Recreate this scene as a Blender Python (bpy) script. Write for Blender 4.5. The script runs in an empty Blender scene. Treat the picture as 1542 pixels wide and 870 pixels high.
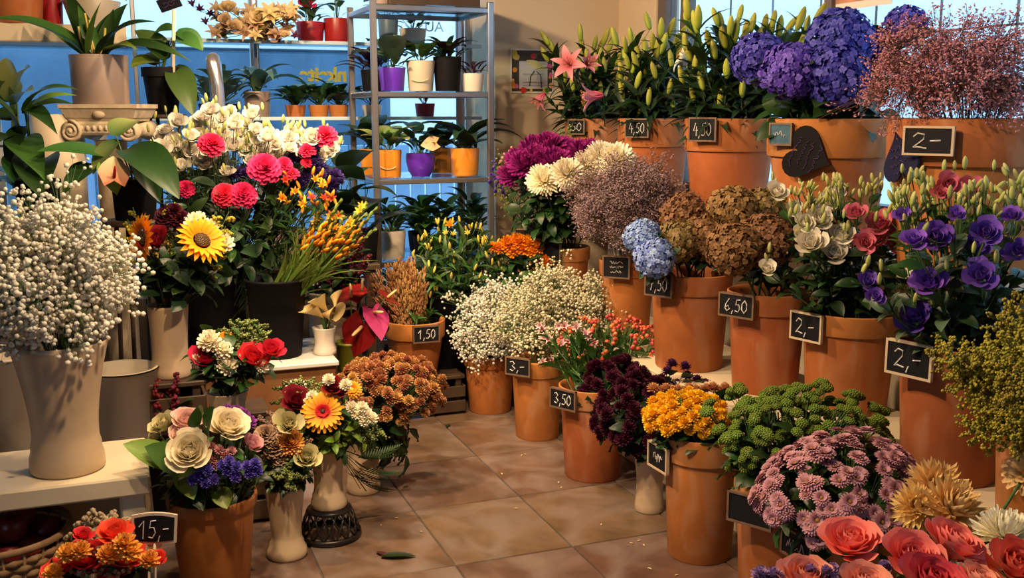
import bpy, math, random
from mathutils import Vector, Matrix, Quaternion, Euler
random.seed(11)
R = math.radians
PI = math.pi
S = bpy.context.scene
COL = S.collection
# ---------------------------------------------------------------- camera
FPX, EYE, PITCH, YAW = 1560.0, 1.5, R(9.78), R(20.85)
cam = bpy.data.objects.new('camera', bpy.data.cameras.new('camera'))
COL.objects.link(cam)
cam.data.sensor_width = 36.0
cam.data.lens = 36.0 * FPX / 1542.0
cam.data.clip_start = 0.02
cam.location = (0, 0, EYE)
cam.rotation_euler = (PI / 2 - PITCH, 0, -YAW)
S.camera = cam
# ---------------------------------------------------------------- light
S.view_settings.view_transform = 'Standard'
S.view_settings.look = 'None'
S.view_settings.gamma = 1.0
S.view_settings.use_curve_mapping = False
S.view_settings.exposure = 0.2
w = bpy.data.worlds.new('sky'); S.world = w; w.use_nodes = True
bg = w.node_tree.nodes['Background']
bg.inputs['Color'].default_value = (0.42, 0.70, 1.0, 1)     # cold overcast dusk outside
bg.inputs['Strength'].default_value = 4.6
WARM = (1.0, 0.70, 0.42)
SPOTS = [  # ceiling spotlights of the shop: position, aim, watts
    ((0.05, 3.3, 2.62), (2.3, 3.6, 0.9), 190),
    ((0.25, 4.3, 2.62), (2.4, 5.2, 1.3), 210),
    ((0.10, 2.1, 2.62), (2.1, 2.6, 0.7), 190),
    ((0.95, 4.1, 2.62), (0.4, 4.6, 0.8), 100),
    ((1.0, 3.3, 2.62), (-0.1, 4.7, 1.3), 150),
    ((0.75, 2.2, 2.62), (-0.1, 3.25, 0.8), 170),
    ((1.0, 4.6, 2.62), (1.3, 4.8, 0.0), 40),
]
def spot_lamp(loc, aim, watts):
    ld = bpy.data.lights.new('spot_light', 'SPOT')
    ld.energy = watts; ld.color = WARM; ld.spot_size = R(118); ld.spot_blend = 0.7; ld.shadow_soft_size = 0.05
    o = bpy.data.objects.new('spot_light', ld); COL.objects.link(o)
    o.location = loc
    o.rotation_euler = (Vector(aim) - Vector(loc)).to_track_quat('-Z', 'Y').to_euler()
for s in SPOTS: spot_lamp(*s)
# ---------------------------------------------------------------- measuring helpers (photo frame 1542 x 870 -> room metres)
FW = Vector((math.sin(YAW), math.cos(YAW), 0)); RT = Vector((math.cos(YAW), -math.sin(YAW), 0)); UPV = Vector((0, 0, 1))
def ray(px, py):
    u, v = (px - 771) / FPX, -(py - 435) / FPX
    return RT * u + FW * (math.cos(PITCH) + v * math.sin(PITCH)) + UPV * (-math.sin(PITCH) + v * math.cos(PITCH))
def P(px, py, d):                       # point at floor-plan distance d in front of the viewer
    r = ray(px, py); return Vector((0, 0, EYE)) + r * (d / r.dot(FW))
def G(px, py, h=0.0):                   # point on the level h
    r = ray(px, py); return Vector((0, 0, EYE)) + r * ((h - EYE) / r.z)
def PX(px, py, X):                      # point on the plane x = X
    r = ray(px, py); return Vector((0, 0, EYE)) + r * (X / r.x)
def PY(px, py, Y):
    r = ray(px, py); return Vector((0, 0, EYE)) + r * (Y / r.y)
def proj(p):
    v = Vector(p) - Vector((0, 0, EYE)); f_ = FW * math.cos(PITCH) - UPV * math.sin(PITCH); u_ = FW * math.sin(PITCH) + UPV * math.cos(PITCH)
    return 771 + FPX * v.dot(RT) / v.dot(f_), 435 - FPX * v.dot(u_) / v.dot(f_)
def DEP(p): return p.dot(FW)
# ---------------------------------------------------------------- materials
MATS = {}
def mat(name, c, c2=None, rough=0.55, var=0.12, noise=0.0, nscale=30, metal=0.0, trans=0.0, bump=0.0, bscale=60, spec=0.4, p=1.0, transl=0.0, emit=0.0, coat=0.0):
    """procedural material: c at the root of a petal or leaf, c2 at its tip (point attribute t), small variation between things, noise mottling"""
    if name in MATS: return MATS[name]
    m = bpy.data.materials.new(name); m.use_nodes = True
    nt = m.node_tree; N = nt.nodes; L = nt.links
    b = N['Principled BSDF']
    b.inputs['Roughness'].default_value = rough; b.inputs['Metallic'].default_value = metal
    b.inputs['Specular IOR Level'].default_value = spec
    b.inputs['Transmission Weight'].default_value = trans
    b.inputs['Coat Weight'].default_value = coat
    col = N.new('ShaderNodeRGB'); col.outputs[0].default_value = (*c, 1); out = col.outputs[0]
    if c2 is not None:
        a = N.new('ShaderNodeAttribute'); a.attribute_name = 't'
        mx = N.new('ShaderNodeMix'); mx.data_type = 'RGBA'
        pw = N.new('ShaderNodeMath'); pw.operation = 'POWER'; pw.inputs[1].default_value = p
        L.new(a.outputs['Fac'], pw.inputs[0]); L.new(pw.outputs[0], mx.inputs[0])
        mx.inputs[6].default_value = (*c, 1); mx.inputs[7].default_value = (*c2, 1); out = mx.outputs[2]
    if noise > 0:
        tc = N.new('ShaderNodeTexCoord'); nz = N.new('ShaderNodeTexNoise'); nz.inputs['Scale'].default_value = nscale; nz.inputs['Detail'].default_value = 5
        L.new(tc.outputs['Object'], nz.inputs['Vector'])
        hs = N.new('ShaderNodeHueSaturation'); mr = N.new('ShaderNodeMapRange')
        mr.inputs[1].default_value = 0.25; mr.inputs[2].default_value = 0.75; mr.inputs[3].default_value = 1 - noise; mr.inputs[4].default_value = 1 + noise
        L.new(nz.outputs['Fac'], mr.inputs[0]); L.new(mr.outputs[0], hs.inputs['Value']); L.new(out, hs.inputs['Color']); out = hs.outputs['Color']
    if var > 0:
        oi = N.new('ShaderNodeObjectInfo'); hs = N.new('ShaderNodeHueSaturation'); mr = N.new('ShaderNodeMapRange'); mh = N.new('ShaderNodeMapRange')
        mr.inputs[3].default_value = 1 - var; mr.inputs[4].default_value = 1 + var
        mh.inputs[3].default_value = 0.5 - var * 0.1; mh.inputs[4].default_value = 0.5 + var * 0.1
        L.new(oi.outputs['Random'], mr.inputs[0]); L.new(oi.outputs['Random'], mh.inputs[0]); L.new(mr.outputs[0], hs.inputs['Value']); L.new(mh.outputs[0], hs.inputs['Hue'])
        L.new(out, hs.inputs['Color']); out = hs.outputs['Color']
    L.new(out, b.inputs['Base Color'])
    if emit > 0:
        L.new(out, b.inputs['Emission Color']); b.inputs['Emission Strength'].default_value = emit
    if bump > 0:
        tc = N.new('ShaderNodeTexCoord'); nz = N.new('ShaderNodeTexNoise'); nz.inputs['Scale'].default_value = bscale; nz.inputs['Detail'].default_value = 4
        bp = N.new('ShaderNodeBump'); bp.inputs['Strength'].default_value = bump; bp.inputs['Distance'].default_value = 0.01
        L.new(tc.outputs['Object'], nz.inputs['Vector']); L.new(nz.outputs['Fac'], bp.inputs['Height']); L.new(bp.outputs[0], b.inputs['Normal'])
    if transl > 0:
        tl = N.new('ShaderNodeBsdfTranslucent'); ms = N.new('ShaderNodeMixShader'); ms.inputs[0].default_value = transl
        L.new(out, tl.inputs['Color']); L.new(b.outputs[0], ms.inputs[1]); L.new(tl.outputs[0], ms.inputs[2])
        L.new(ms.outputs[0], N['Material Output'].inputs['Surface'])
    MATS[name] = m
    return m
def leafm(name, c, c2=None, rough=0.42, var=0.25):
    return mat(name, c, c2 or c, rough=rough, var=var, noise=0.15, nscale=40, transl=0.22, spec=0.45)
def petm(name, c, c2=None, p=1.0, var=0.1, rough=0.6):
    return mat(name, c, c2 or c, rough=rough, var=var, noise=0.06, nscale=60, transl=0.2, p=p, spec=0.25)
# ---------------------------------------------------------------- mesh building
class MB:
    def __init__(s): s.v = []; s.f = []; s.t = []
    def add(s, vs, fs, M=None, t=None):
        o = len(s.v)
        if M is not None: vs = [M @ Vector(v) for v in vs]
        s.v += [tuple(v) for v in vs]; s.f += [tuple(i + o for i in f) for f in fs]
        s.t += (t if t is not None else [0.5] * len(vs))
        return s
    def merge(s, other, M=None): return s.add(other.v, other.f, M, other.t)
    def box(s, x0, x1, y0, y1, z0, z1, M=None):
        v = [(x, y, z) for z in (z0, z1) for y in (y0, y1) for x in (x0, x1)]
        return s.add(v, [(0, 2, 3, 1), (4, 5, 7, 6), (0, 1, 5, 4), (2, 6, 7, 3), (0, 4, 6, 2), (1, 3, 7, 5)], M)
    def bbox(s, x0, x1, y0, y1, z0, z1, b=0.004, M=None):      # box with chamfered upright and lying edges
        v = []; f = []
        def ring(z, i):
            return [(x0 + i, y0 + b, z), (x0 + b, y0 + i, z), (x1 - b, y0 + i, z), (x1 - i, y0 + b, z), (x1 - i, y1 - b, z), (x1 - b, y1 - i, z), (x0 + b, y1 - i, z), (x0 + i, y1 - b, z)]
        for z, i in ((z0, b * .7), (z0 + b, 0), (z1 - b, 0), (z1, b * .7)): v += ring(z, i)
        for k in range(3):
            for j in range(8): f.append((k * 8 + j, k * 8 + (j + 1) % 8, k * 8 + 8 + (j + 1) % 8, k * 8 + 8 + j))
        f.append(tuple(range(7, -1, -1))); f.append(tuple(range(24, 32)))
        return s.add(v, f, M)
    def lathe(s, prof, n=28, M=None, cap0=False, cap1=False):
        v = []; f = []; t = []
        for k, (r, z) in enumerate(prof):
            for j in range(n):
                a = 2 * PI * j / n; v.append((r * math.cos(a), r * math.sin(a), z)); t.append(k / max(1, len(prof) - 1))
        for k in range(len(prof) - 1):
            for j in range(n): f.append((k * n + j, k * n + (j + 1) % n, k * n + n + (j + 1) % n, k * n + n + j))
        if cap0: f.append(tuple(range(n - 1, -1, -1)))
        if cap1: f.append(tuple(range((len(prof) - 1) * n, len(prof) * n)))
        return s.add(v, f, M, t)
    def tube(s, pts, r, n=5, cap=True, r2=None, t=None):
        pts = [Vector(p) for p in pts]; v = []; f = []; k = len(pts); tt = []
        up = Vector((0.13, 0.21, 0.97))
        for i, p in enumerate(pts):
            d = (pts[min(i + 1, k - 1)] - pts[max(i - 1, 0)]).normalized()
            if abs(d.dot(up)) > 0.98: up2 = Vector((1, 0, 0))
            else: up2 = up
            a = d.cross(up2).normalized(); b = d.cross(a)
            rr = r if r2 is None else r + (r2 - r) * i / max(1, k - 1)
            for j in range(n):
                q = 2 * PI * j / n; v.append(p + a * math.cos(q) * rr + b * math.sin(q) * rr); tt.append(i / max(1, k - 1))
        for i in range(k - 1):
            for j in range(n): f.append((i * n + j, i * n + n + j, i * n + n + (j + 1) % n, i * n + (j + 1) % n))
        if cap: f.append(tuple(range(n))); f.append(tuple(range(k * n - 1, (k - 1) * n - 1, -1)))
        return s.add(v, f, None, tt if t is None else [t] * len(v))
    def ball(s, r, n=6, m=4, M=None, sq=1.0, t=None):
        v = [(0, 0, -r * sq)]; tt = [0]; f = []
        for i in range(1, m):
            a = -PI / 2 + PI * i / m
            for j in range(n):
                q = 2 * PI * j / n; v.append((r * math.cos(a) * math.cos(q), r * math.cos(a) * math.sin(q), r * sq * math.sin(a))); tt.append(i / m)
        v.append((0, 0, r * sq)); tt.append(1)
        for j in range(n): f.append((0, 1 + (j + 1) % n, 1 + j)); f.append((len(v) - 1, len(v) - 1 - n + j, len(v) - 1 - n + (j + 1) % n))
        for i in range(m - 2):
            for j in range(n): f.append((1 + i * n + j, 1 + i * n + (j + 1) % n, 1 + i * n + n + (j + 1) % n, 1 + i * n + n + j))
        return s.add(v, f, M, tt if t is None else [t] * len(v))
    def blade(s, L, W, a0=0.6, a1=0.0, cup=0.2, shape='round', nx=2, ny=4, M=None, ruf=0.0, stalk=0.0, p=1.0, seed=0):
        """petal or leaf along +Y; a0 / a1 the climb at root and tip (radians), cup the hollow across"""
        v = []; t = []; f = []; y = z = 0.0
        if stalk: y += stalk * math.cos(a0); z += stalk * math.sin(a0)
        rnd = random.Random(seed)
        for i in range(ny + 1):
            q = i / ny
            if shape == 'round': wd = math.sin(PI * (0.10 + 0.78 * q)) ** 0.7 if q < 1 else 0.45
            elif shape == 'fan': wd = 0.25 + 0.75 * math.sin(PI * 0.5 * min(1, q * 1.25)) if q < .9 else (0.62 if q >= 1 else .9)
            elif shape == 'point': wd = math.sin(PI * (0.06 + 0.94 * q) ** 0.85) ** 0.8 if q < 1 else 0.02
            elif shape == 'lance': wd = math.sin(PI * (0.04 + 0.96 * q) ** 0.62) if q < 1 else 0.02
            elif shape == 'strap': wd = 1.0 if q < 0.85 else 0.5
            elif shape == 'heart':
                tb_ = (.62, .90, 1.0, .97, .88, .76, .60, .42, .22, .02, .0); u_ = q * 9; k_ = min(8, int(u_)); wd = tb_[k_] + (tb_[k_ + 1] - tb_[k_]) * (u_ - k_)
            else: wd = 1.0
            a = a0 + (a1 - a0) * q ** p
            if i: y += L / ny * math.cos(a); z += L / ny * math.sin(a)
            back = 0.0
            for j in range(nx + 1):
                e = j / nx * 2 - 1
                off = cup * wd * W * 0.5 * e * e + (rnd.uniform(-ruf, ruf) * L * q if ruf else 0)
                yy = y - math.sin(a) * off; zz = z + math.cos(a) * off
                if shape == 'heart' and i == 0: yy -= abs(e) * L * 0.22
                v.append((e * wd * W * 0.5, yy, zz)); t.append(q)
        for i in range(ny):
            for j in range(nx):
                k = i * (nx + 1) + j; f.append((k, k + 1, k + nx + 2, k + nx + 1))
        return s.add(v, f, M, t)
    def mesh(s, name, m, smooth=True):
        me = bpy.data.meshes.new(name); me.from_pydata(s.v, [], s.f); me.update()
        at = me.attributes.new('t', 'FLOAT', 'POINT'); at.data.foreach_set('value', s.t)
        me.materials.append(m)
        if smooth: me.polygons.foreach_set('use_smooth', [True] * len(me.polygons))
        return me
def RZ(a): return Matrix.Rotation(a, 4, 'Z')
def RX(a): return Matrix.Rotation(a, 4, 'X')
def RY(a): return Matrix.Rotation(a, 4, 'Y')
def T(x, y=None, z=None): return Matrix.Translation(x if y is None else (x, y, z))
def SC(x, y=None, z=None): return Matrix.Diagonal((x, x if y is None else y, x if z is None else z, 1))
# ---------------------------------------------------------------- objects
def tag(o, label=None, cat=None, group=None, kind=None):
    if label: o['label'] = label
    if cat: o['category'] = cat
    if group: o['group'] = group
    if kind: o['kind'] = kind
    return o
def ob(name, me, parent=None, M=None):
    o = bpy.data.objects.new(name, me); COL.objects.link(o)
    if parent is not None: o.parent = parent
    if M is not None: o.matrix_basis = M
    return o
def part(name, mb, m, parent, smooth=True, M=None): return ob(name, mb.mesh(name, m, smooth), parent, M)
def thing(name, label, cat, loc, group=None, q=None, rz=None):
    o = bpy.data.objects.new(name, None); COL.objects.link(o); o.empty_display_size = 0.03
    o.location = loc
    if q is not None: o.rotation_mode = 'QUATERNION'; o.rotation_quaternion = q
    if rz is not None: o.rotation_euler = (0, 0, rz)
    return tag(o, label, cat, group)
def solid(name, mb, m, label, cat, group=None, M=None, smooth=True, kind=None):
    return tag(ob(name, mb.mesh(name, m, smooth), None, M), label, cat, group, kind)
def struct(name, mb, m, smooth=False): return tag(ob(name, mb.mesh(name, m, smooth)), kind='structure')
def auto_smooth(o, ang=35):
    me = o.data
    try: me.set_sharp_from_angle(angle=R(ang))
    except Exception: pass
    return o
# ================================================================= the room
m_tile = mat('floor_tile', (0.115, 0.066, 0.042), rough=0.30, var=0.16, noise=0.38, nscale=6, bump=0.12, bscale=25, spec=0.45)
m_grout = mat('grout', (0.07, 0.055, 0.045), rough=0.9, var=0, noise=0.2)
m_wall = mat('cream_plaster', (0.55, 0.43, 0.29), rough=0.85, var=0, noise=0.04, nscale=6, bump=0.05, bscale=120)
m_ceil = mat('ceiling_paint', (0.22, 0.17, 0.12), rough=0.9, var=0)
m_dark = mat('dark_wall', (0.10, 0.07, 0.05), rough=0.8, var=0)
m_cream = mat('cream_paint', (0.62, 0.52, 0.36), rough=0.5, var=0.03, noise=0.08, nscale=9, bump=0.03, bscale=40)
m_frame = mat('window_frame', (0.10, 0.085, 0.075), rough=0.5, var=0)
m_whitef = mat('white_frame', (0.6, 0.6, 0.58), rough=0.5, var=0)
m_terra = mat('terracotta', (0.37, 0.118, 0.028), rough=0.72, var=0.10, noise=0.16, nscale=9, bump=0.08, bscale=40, spec=0.3)
def weathered(m, pale=(.52, .29, .16), lo=.52, hi=.72, sc=(6, 6, 2.2), amt=.48):
    # pale lime bloom on the clay: large soft patches of its own, stretched along the pot
    nt = m.node_tree; N = nt.nodes; L = nt.links; b_ = N['Principled BSDF']; src = b_.inputs['Base Color'].links[0].from_socket
    tc = N.new('ShaderNodeTexCoord'); mp = N.new('ShaderNodeMapping'); mp.inputs['Scale'].default_value = sc; nz = N.new('ShaderNodeTexNoise'); nz.inputs['Scale'].default_value = 1.4; nz.inputs['Detail'].default_value = 6; nz.inputs['Distortion'].default_value = .8
    oi = N.new('ShaderNodeObjectInfo'); ad = N.new('ShaderNodeVectorMath'); ad.operation = 'ADD'
    L.new(tc.outputs['Object'], mp.inputs[0]); L.new(mp.outputs[0], ad.inputs[0]); L.new(oi.outputs['Location'], ad.inputs[1]); L.new(ad.outputs[0], nz.inputs['Vector'])
    mr = N.new('ShaderNodeMapRange'); mr.inputs[1].default_value = lo; mr.inputs[2].default_value = hi; mr.inputs[4].default_value = amt; L.new(nz.outputs['Fac'], mr.inputs[0])
    mx = N.new('ShaderNodeMix'); mx.data_type = 'RGBA'; L.new(mr.outputs[0], mx.inputs[0]); L.new(src, mx.inputs[6]); mx.inputs[7].default_value = (*pale, 1); L.new(mx.outputs[2], b_.inputs['Base Color'])
weathered(m_terra)
weathered(m_tile, (.205, .160, .140), .42, .66, (3, 3, 3), .8)
m_terra_d = mat('terracotta_inside', (0.22, 0.08, 0.03), rough=0.9, var=0)
m_soil = mat('dark_water_foam', (0.015, 0.02, 0.01), rough=0.8, var=0)
m_vase = mat('cream_ceramic', (0.50, 0.37, 0.235), rough=0.35, var=0.06, noise=0.06, nscale=12, spec=0.5)
m_black = mat('black_plastic', (0.006, 0.006, 0.007), rough=0.7, var=0.1, spec=.10)
m_slate = mat('slate_board', (0.007, 0.007, 0.009), spec=.2, rough=0.7, var=0.1, noise=0.2, nscale=60)
m_slate_b = mat('slate_board_blue', (0.03, 0.09, 0.14), rough=0.5, var=0.0, noise=0.3, nscale=50)
m_signf = mat('sign_frame_wood', (0.16, 0.10, 0.06), rough=0.6, var=0.1, noise=0.2)
m_signw = mat('sign_frame_pale', (0.55, 0.42, 0.28), rough=0.6, var=0.1)
m_chalk = mat('chalk', (0.62, 0.60, 0.58), rough=0.9, var=0, noise=0.35, nscale=220)
m_chalkp = mat('purple_chalk', (0.06, 0.03, 0.10), rough=0.9, var=0, noise=0.4, nscale=150)
m_metal = mat('brushed_steel', (0.42, 0.40, 0.40), rough=0.28, var=0, metal=0.9)
m_wooddark = mat('dark_wood', (0.05, 0.028, 0.016), rough=0.55, var=0.1, noise=0.25, nscale=14)
m_woodwarm = mat('warm_wood', (0.22, 0.095, 0.035), rough=0.5, var=0.08, noise=0.2, nscale=11)
def glass_mat(name, tint, refl=0.08, rough=0.0):
    m = bpy.data.materials.new(name); m.use_nodes = True; nt = m.node_tree; N = nt.nodes; L = nt.links
    N.remove(N['Principled BSDF'])
    tr = N.new('ShaderNodeBsdfTransparent'); tr.inputs[0].default_value = (*tint, 1)
    gl = N.new('ShaderNodeBsdfGlossy'); gl.inputs['Roughness'].default_value = rough + 0.03; gl.inputs['Color'].default_value = (0.9, 0.95, 1, 1)
    lw = N.new('ShaderNodeLayerWeight'); pw = N.new('ShaderNodeMath'); pw.operation = 'POWER'; pw.inputs[1].default_value = 5.0; L.new(lw.outputs['Facing'], pw.inputs[0])
    fr = N.new('ShaderNodeMapRange'); fr.inputs[3].default_value = 0.035; fr.inputs[4].default_value = 0.75; L.new(pw.outputs[0], fr.inputs[0])
    ms = N.new('ShaderNodeMixShader'); L.new(fr.outputs[0], ms.inputs[0]); L.new(tr.outputs[0], ms.inputs[1]); L.new(gl.outputs[0], ms.inputs[2])
    L.new(ms.outputs[0], N['Material Output'].inputs['Surface']); return m
m_glass = glass_mat('window_glass', (0.93, 0.97, 1.0))
m_gshelf = glass_mat('shelf_glass', (0.72, 0.90, 0.95))

TX, TY, OX, OY = 0.43, 0.515, 1.413, 3.63
fl = MB().box(-2.4, 2.95, -1.6, 6.45, -0.12, -0.006); floor = struct('floor', fl, m_grout)
tile_me = MB().bbox(-TX / 2 + .003, TX / 2 - .003, -TY / 2 + .003, TY / 2 - .003, -0.012, 0.0, 0.003).mesh('tile', m_tile, False)
for i in range(-6, 4):
    for j in range(-4, 6):
        cx, cy = OX + (i + .5) * TX, OY + (j + .5) * TY
        if -1.2 < cx < 2.9 and 1.4 < cy < 6.3: ob('tile', tile_me, floor, T(cx, cy, random.uniform(-.0012, 0.0004)) @ RZ(PI * random.randint(0, 1)))
struct('ceiling', MB().box(-2.4, 3.1, -1.6, 6.45, 2.75, 2.87), m_ceil)
struct('wall_left', MB().box(-2.4, -2.3, -1.6, 6.45, 0, .35).box(-2.4, -2.3, -1.6, 6.45, 2.45, 2.75).box(-2.4, -2.3, -1.6, -1.0, .35, 2.45).box(-2.4, -2.3, .9, 6.45, .35, 2.45).box(-2.4, -2.3, -1.0, .9, .35, 1.3), m_dark)
w3 = MB().box(-2.38, -2.32, -1.0, .9, 1.3, 1.37).box(-2.38, -2.32, -1.0, .9, 2.38, 2.45)
for y in (-1.0, -.08, .84): w3.box(-2.38, -2.32, y, y + .06, 1.37, 2.38)
added_win = struct('added_daylight_window', w3, m_whitef)  # unseen window added to the left wall to let in extra daylight
for y in (-.94, -.02): part('pane', MB().box(-2.353, -2.347, y, y + .86, 1.37, 2.38), glass_mat('added_window_glass', (.95, .97, 1.0)), added_win, False)
struct('wall_front', MB().box(-2.3, 2.95, -1.6, -1.5, 0, 2.75), m_dark)
wb = MB().box(2.14, 2.95, 5.90, 6.45, 0, 2.75); struct('wall_back', wb, m_wall)
struct('wall_window_plinth', MB().box(-2.3, 2.14, 6.30, 6.42, 0, 0.42), m_dark)
struct('wall_window_head', MB().box(-2.3, 2.14, 6.30, 6.42, 2.55, 2.75), m_dark)
wr = MB().box(2.95, 3.1, -1.5, 6.45, 0, 1.05).box(2.95, 3.1, -1.5, 6.45, 2.5, 2.75).box(2.95, 3.1, 5.42, 6.45, 1.05, 2.5).box(2.95, 3.1, -1.5, 0.6, 1.05, 2.5)
struct('wall_right', wr, m_wall)
# shop-front window behind the left side
w1 = MB()
for x in (-2.3, -0.62, 0.78, 2.10): w1.box(x, x + .05, 6.34, 6.39, .42, 2.55)
w1.box(-2.3, 2.14, 6.335, 6.395, .42, .47).box(-2.3, 2.14, 6.335, 6.395, 2.5, 2.55)
win1 = struct('window_1', w1, m_whitef)
for a, b in ((-2.25, -.62), (-.57, .78), (.83, 2.10)): part('pane', MB().box(a, b, 6.362, 6.368, .47, 2.5), m_glass, win1, False)
# window in the right-hand wall behind the top row
w2 = MB()
for y, t_ in ((5.33, .09), (5.12, .05), (3.86, .05), (2.60, .05), (1.3, .05), (.6, .06)): w2.box(2.96, 3.03, y, y + t_, 1.05, 2.5)
w2.box(2.955, 3.035, .6, 5.42, 1.05, 1.11).box(2.955, 3.035, .6, 5.42, 2.44, 2.5)
win2 = struct('window_2', w2, m_frame)
for a, b in ((.66, 1.3), (1.35, 2.60), (2.65, 3.86), (3.91, 5.12), (5.17, 5.33)): part('pane', MB().box(2.99, 2.996, a, b, 1.11, 2.44), m_glass, win2, False)
bars = MB()
for z in (1.45, 1.80, 2.15): bars.box(3.0, 3.008, .66, 5.12, z - .004, z + .004)
for k in range(1, 12): bars.box(3.0, 3.008, .66 + k * .37 - .003, .66 + k * .37 + .003, 1.11, 2.44)
part('glazing_bars', bars, m_frame, win2, False)
# ceiling spot fixtures
for i, (loc, aim, wt) in enumerate(SPOTS):
    q = (Vector(aim) - Vector(loc)).to_track_quat('-Z', 'Y').to_matrix().to_4x4()
    t_ = thing('ceiling_spotlight', 'small black ceiling spotlight aimed down at the flowers', 'lamp', (loc[0], loc[1], 2.75), 'ceiling spotlights')
    part('stem', MB().lathe([(.012, -.06), (.012, 0)], 10, cap0=True, cap1=True), m_black, t_)
    part('housing', MB().lathe([(.03, .11), (.055, .09), (.06, .03), (.055, .03), (.045, .085), (.0, .09)], 16), m_black, t_, M=T(0, 0, loc[2] - 2.75) @ q)

# ================================================================= street outside
m_pave = mat('street_paving', (0.30, 0.31, 0.33), rough=0.8, var=0, noise=0.15)
m_fac = mat('pale_facade', (0.78, 0.80, 0.80), rough=0.8, var=0, noise=0.05)
m_fwin = mat('facade_window', (0.10, 0.14, 0.18), rough=0.2, var=0.2)
m_blue = mat('blue_cladding', (0.06, 0.13, 0.20), rough=0.45, var=0.0, noise=0.25, nscale=3)
m_bluel = mat('pale_blue_boards', (0.25, 0.42, 0.58), rough=0.5, var=0.15)
struct('street_ground', MB().box(-16, 18, 6.45, 16, -.25, -.12), m_pave)
struct('street_ground_left', MB().box(-16, -2.4, -8, 6.45, -.25, -.12), m_pave)
struct('street_ground_right', MB().box(3.1, 14, -8, 6.45, -.25, -.12), m_pave)
bld = thing('street_building', 'pale facade across the street seen through the shop window', 'building', (0, 12, -.12))
part('wall', MB().box(-16, 6.6, 0, .5, 0, 9), m_fac, bld, False)
for k in range(8):
    for zz in (3.4, 6.2):
        wn = part('window', MB().box(-12 + k * 2.3, -10.9 + k * 2.3, -.05, .02, zz, zz + 1.6), m_fwin, bld, False)
        part('window_frame', MB().box(-12.06 + k * 2.3, -10.84 + k * 2.3, -.07, -.04, zz - .08, zz), m_whitef, wn, False)
van = thing('parked_trailer', 'long dark blue trailer side parked outside the shop window', 'trailer', (0, 9.4, -.12))
part('side_panel', MB().bbox(-5.0, 2.4, 0, 1.6, .35, 2.15, .05), m_blue, van, False)
part('roof_rail', MB().box(-5.0, 2.4, -.02, .03, 2.15, 2.22), m_whitef, van, False)
for x in (-3.6, -2.7, 1.0, 1.8): part('wheel', MB().lathe([(.1, -.1), (.35, -.1), (.38, -.05), (.38, .1), (.1, .12)], 20, M=T(x, .1, .38) @ RX(PI / 2)), m_black, van)
fb = thing('pale_blue_fence', 'pale blue upright board fence low outside the shop window', 'fence', (0.2, 8.2, -.12))
bd = MB().bbox(-.055, .055, -.012, .012, 0, 1.35, .006).mesh('board', m_bluel, False)
for k in range(30): ob('board', bd, fb, T(-.4 + k * .125, 0, 0))
part('rail', MB().box(-.5, 3.4, .012, .05, 1.1, 1.18), m_bluel, fb, False)
bl2 = thing('street_tiled_building', 'pale tiled facade across the street behind the right window', 'building', (7.0, 2, -.12))
part('wall', MB().box(0, .5, -9, 10, 0, 9), m_fac, bl2, False)
for k in range(6): part('window', MB().box(-.04, .02, -7 + k * 2.3, -5.9 + k * 2.3, 3.2, 4.9), m_fwin, bl2, False)
# window lettering, read from inside (mirrored)
def letters(txt, p, size, m, mirror=True, bold=0.0, parent=None, name='lettering'):
    cu = bpy.data.curves.new(name, 'FONT'); cu.body = txt; cu.size = size; cu.extrude = 0.001; cu.offset = bold
    o = bpy.data.objects.new(name, cu); COL.objects.link(o); bpy.context.view_layer.update()
    me = bpy.data.meshes.new_from_object(o.evaluated_get(bpy.context.evaluated_depsgraph_get())); bpy.data.objects.remove(o)
    me.materials.append(m)
    M = T(p) @ (RZ(PI) if mirror else Matrix()) @ RX(PI / 2)
    return ob(name, me, parent, M)
m_yel = mat('yellow_vinyl', (0.95, 0.60, 0.14), rough=0.5, var=0, transl=.85)
m_greyv = mat('grey_vinyl', (0.25, 0.33, 0.36), rough=0.5, var=0)
p = PY(522, 122, 6.375); letters('nkeite', p, 0.115, m_yel, True, 0.005, win1)
p = PY(668, 48, 6.375); letters('AU', p, 0.09, m_greyv, True, 0.0, win1)

# ================================================================= stands
# stepped cream stand on the right
st = thing('stepped_stand', 'long cream stepped stand carrying the two upper rows of terracotta pots', 'stand', (2.3, 3.4, 0))
def lp(x0, x1, y0, y1, z0, z1, o, b=.004): return MB().bbox(x0 - o[0], x1 - o[0], y0 - o[1], y1 - o[1], z0 - o[2], z1 - o[2], b)
o3 = (2.3, 3.4, 0)
part('lower_step', lp(1.99, 2.52, 1.2, 5.72, .425, .46, o3), m_cream, st, False)
part('lower_riser', lp(2.01, 2.03, 1.22, 5.70, 0, .425, o3), m_cream, st, False)
part('upper_step', lp(2.40, 2.84, 1.2, 5.72, .955, .99, o3), m_cream, st, False)
part('upper_riser', lp(2.80, 2.82, 1.22, 5.70, .0, .955, o3), m_cream, st, False)
for y in (1.2, 5.69): part('side_panel', lp(2.05, 2.80, y, y + .03, 0, .42, o3), m_cream, st, False)
# cream bench on the left
bn = thing('cream_bench', 'cream wooden bench carrying the vase of white gypsophila', 'bench', (-.5, 3.36, 0))
o3 = (-.5, 3.36, 0)
part('seat_board', lp(-1.3, .04, 3.165, 3.56, .36, .42, o3, .006), m_cream, bn, False)
for x in (-1.28, -.045): part('leg', lp(x, x + .07, 3.19, 3.25, 0, .36, o3), m_cream, bn, False); part('leg', lp(x, x + .07, 3.48, 3.54, 0, .36, o3), m_cream, bn, False)
part('back_panel', lp(-1.21, -.05, 3.54, 3.555, .02, .36, o3), m_cream, bn, False)
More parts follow.
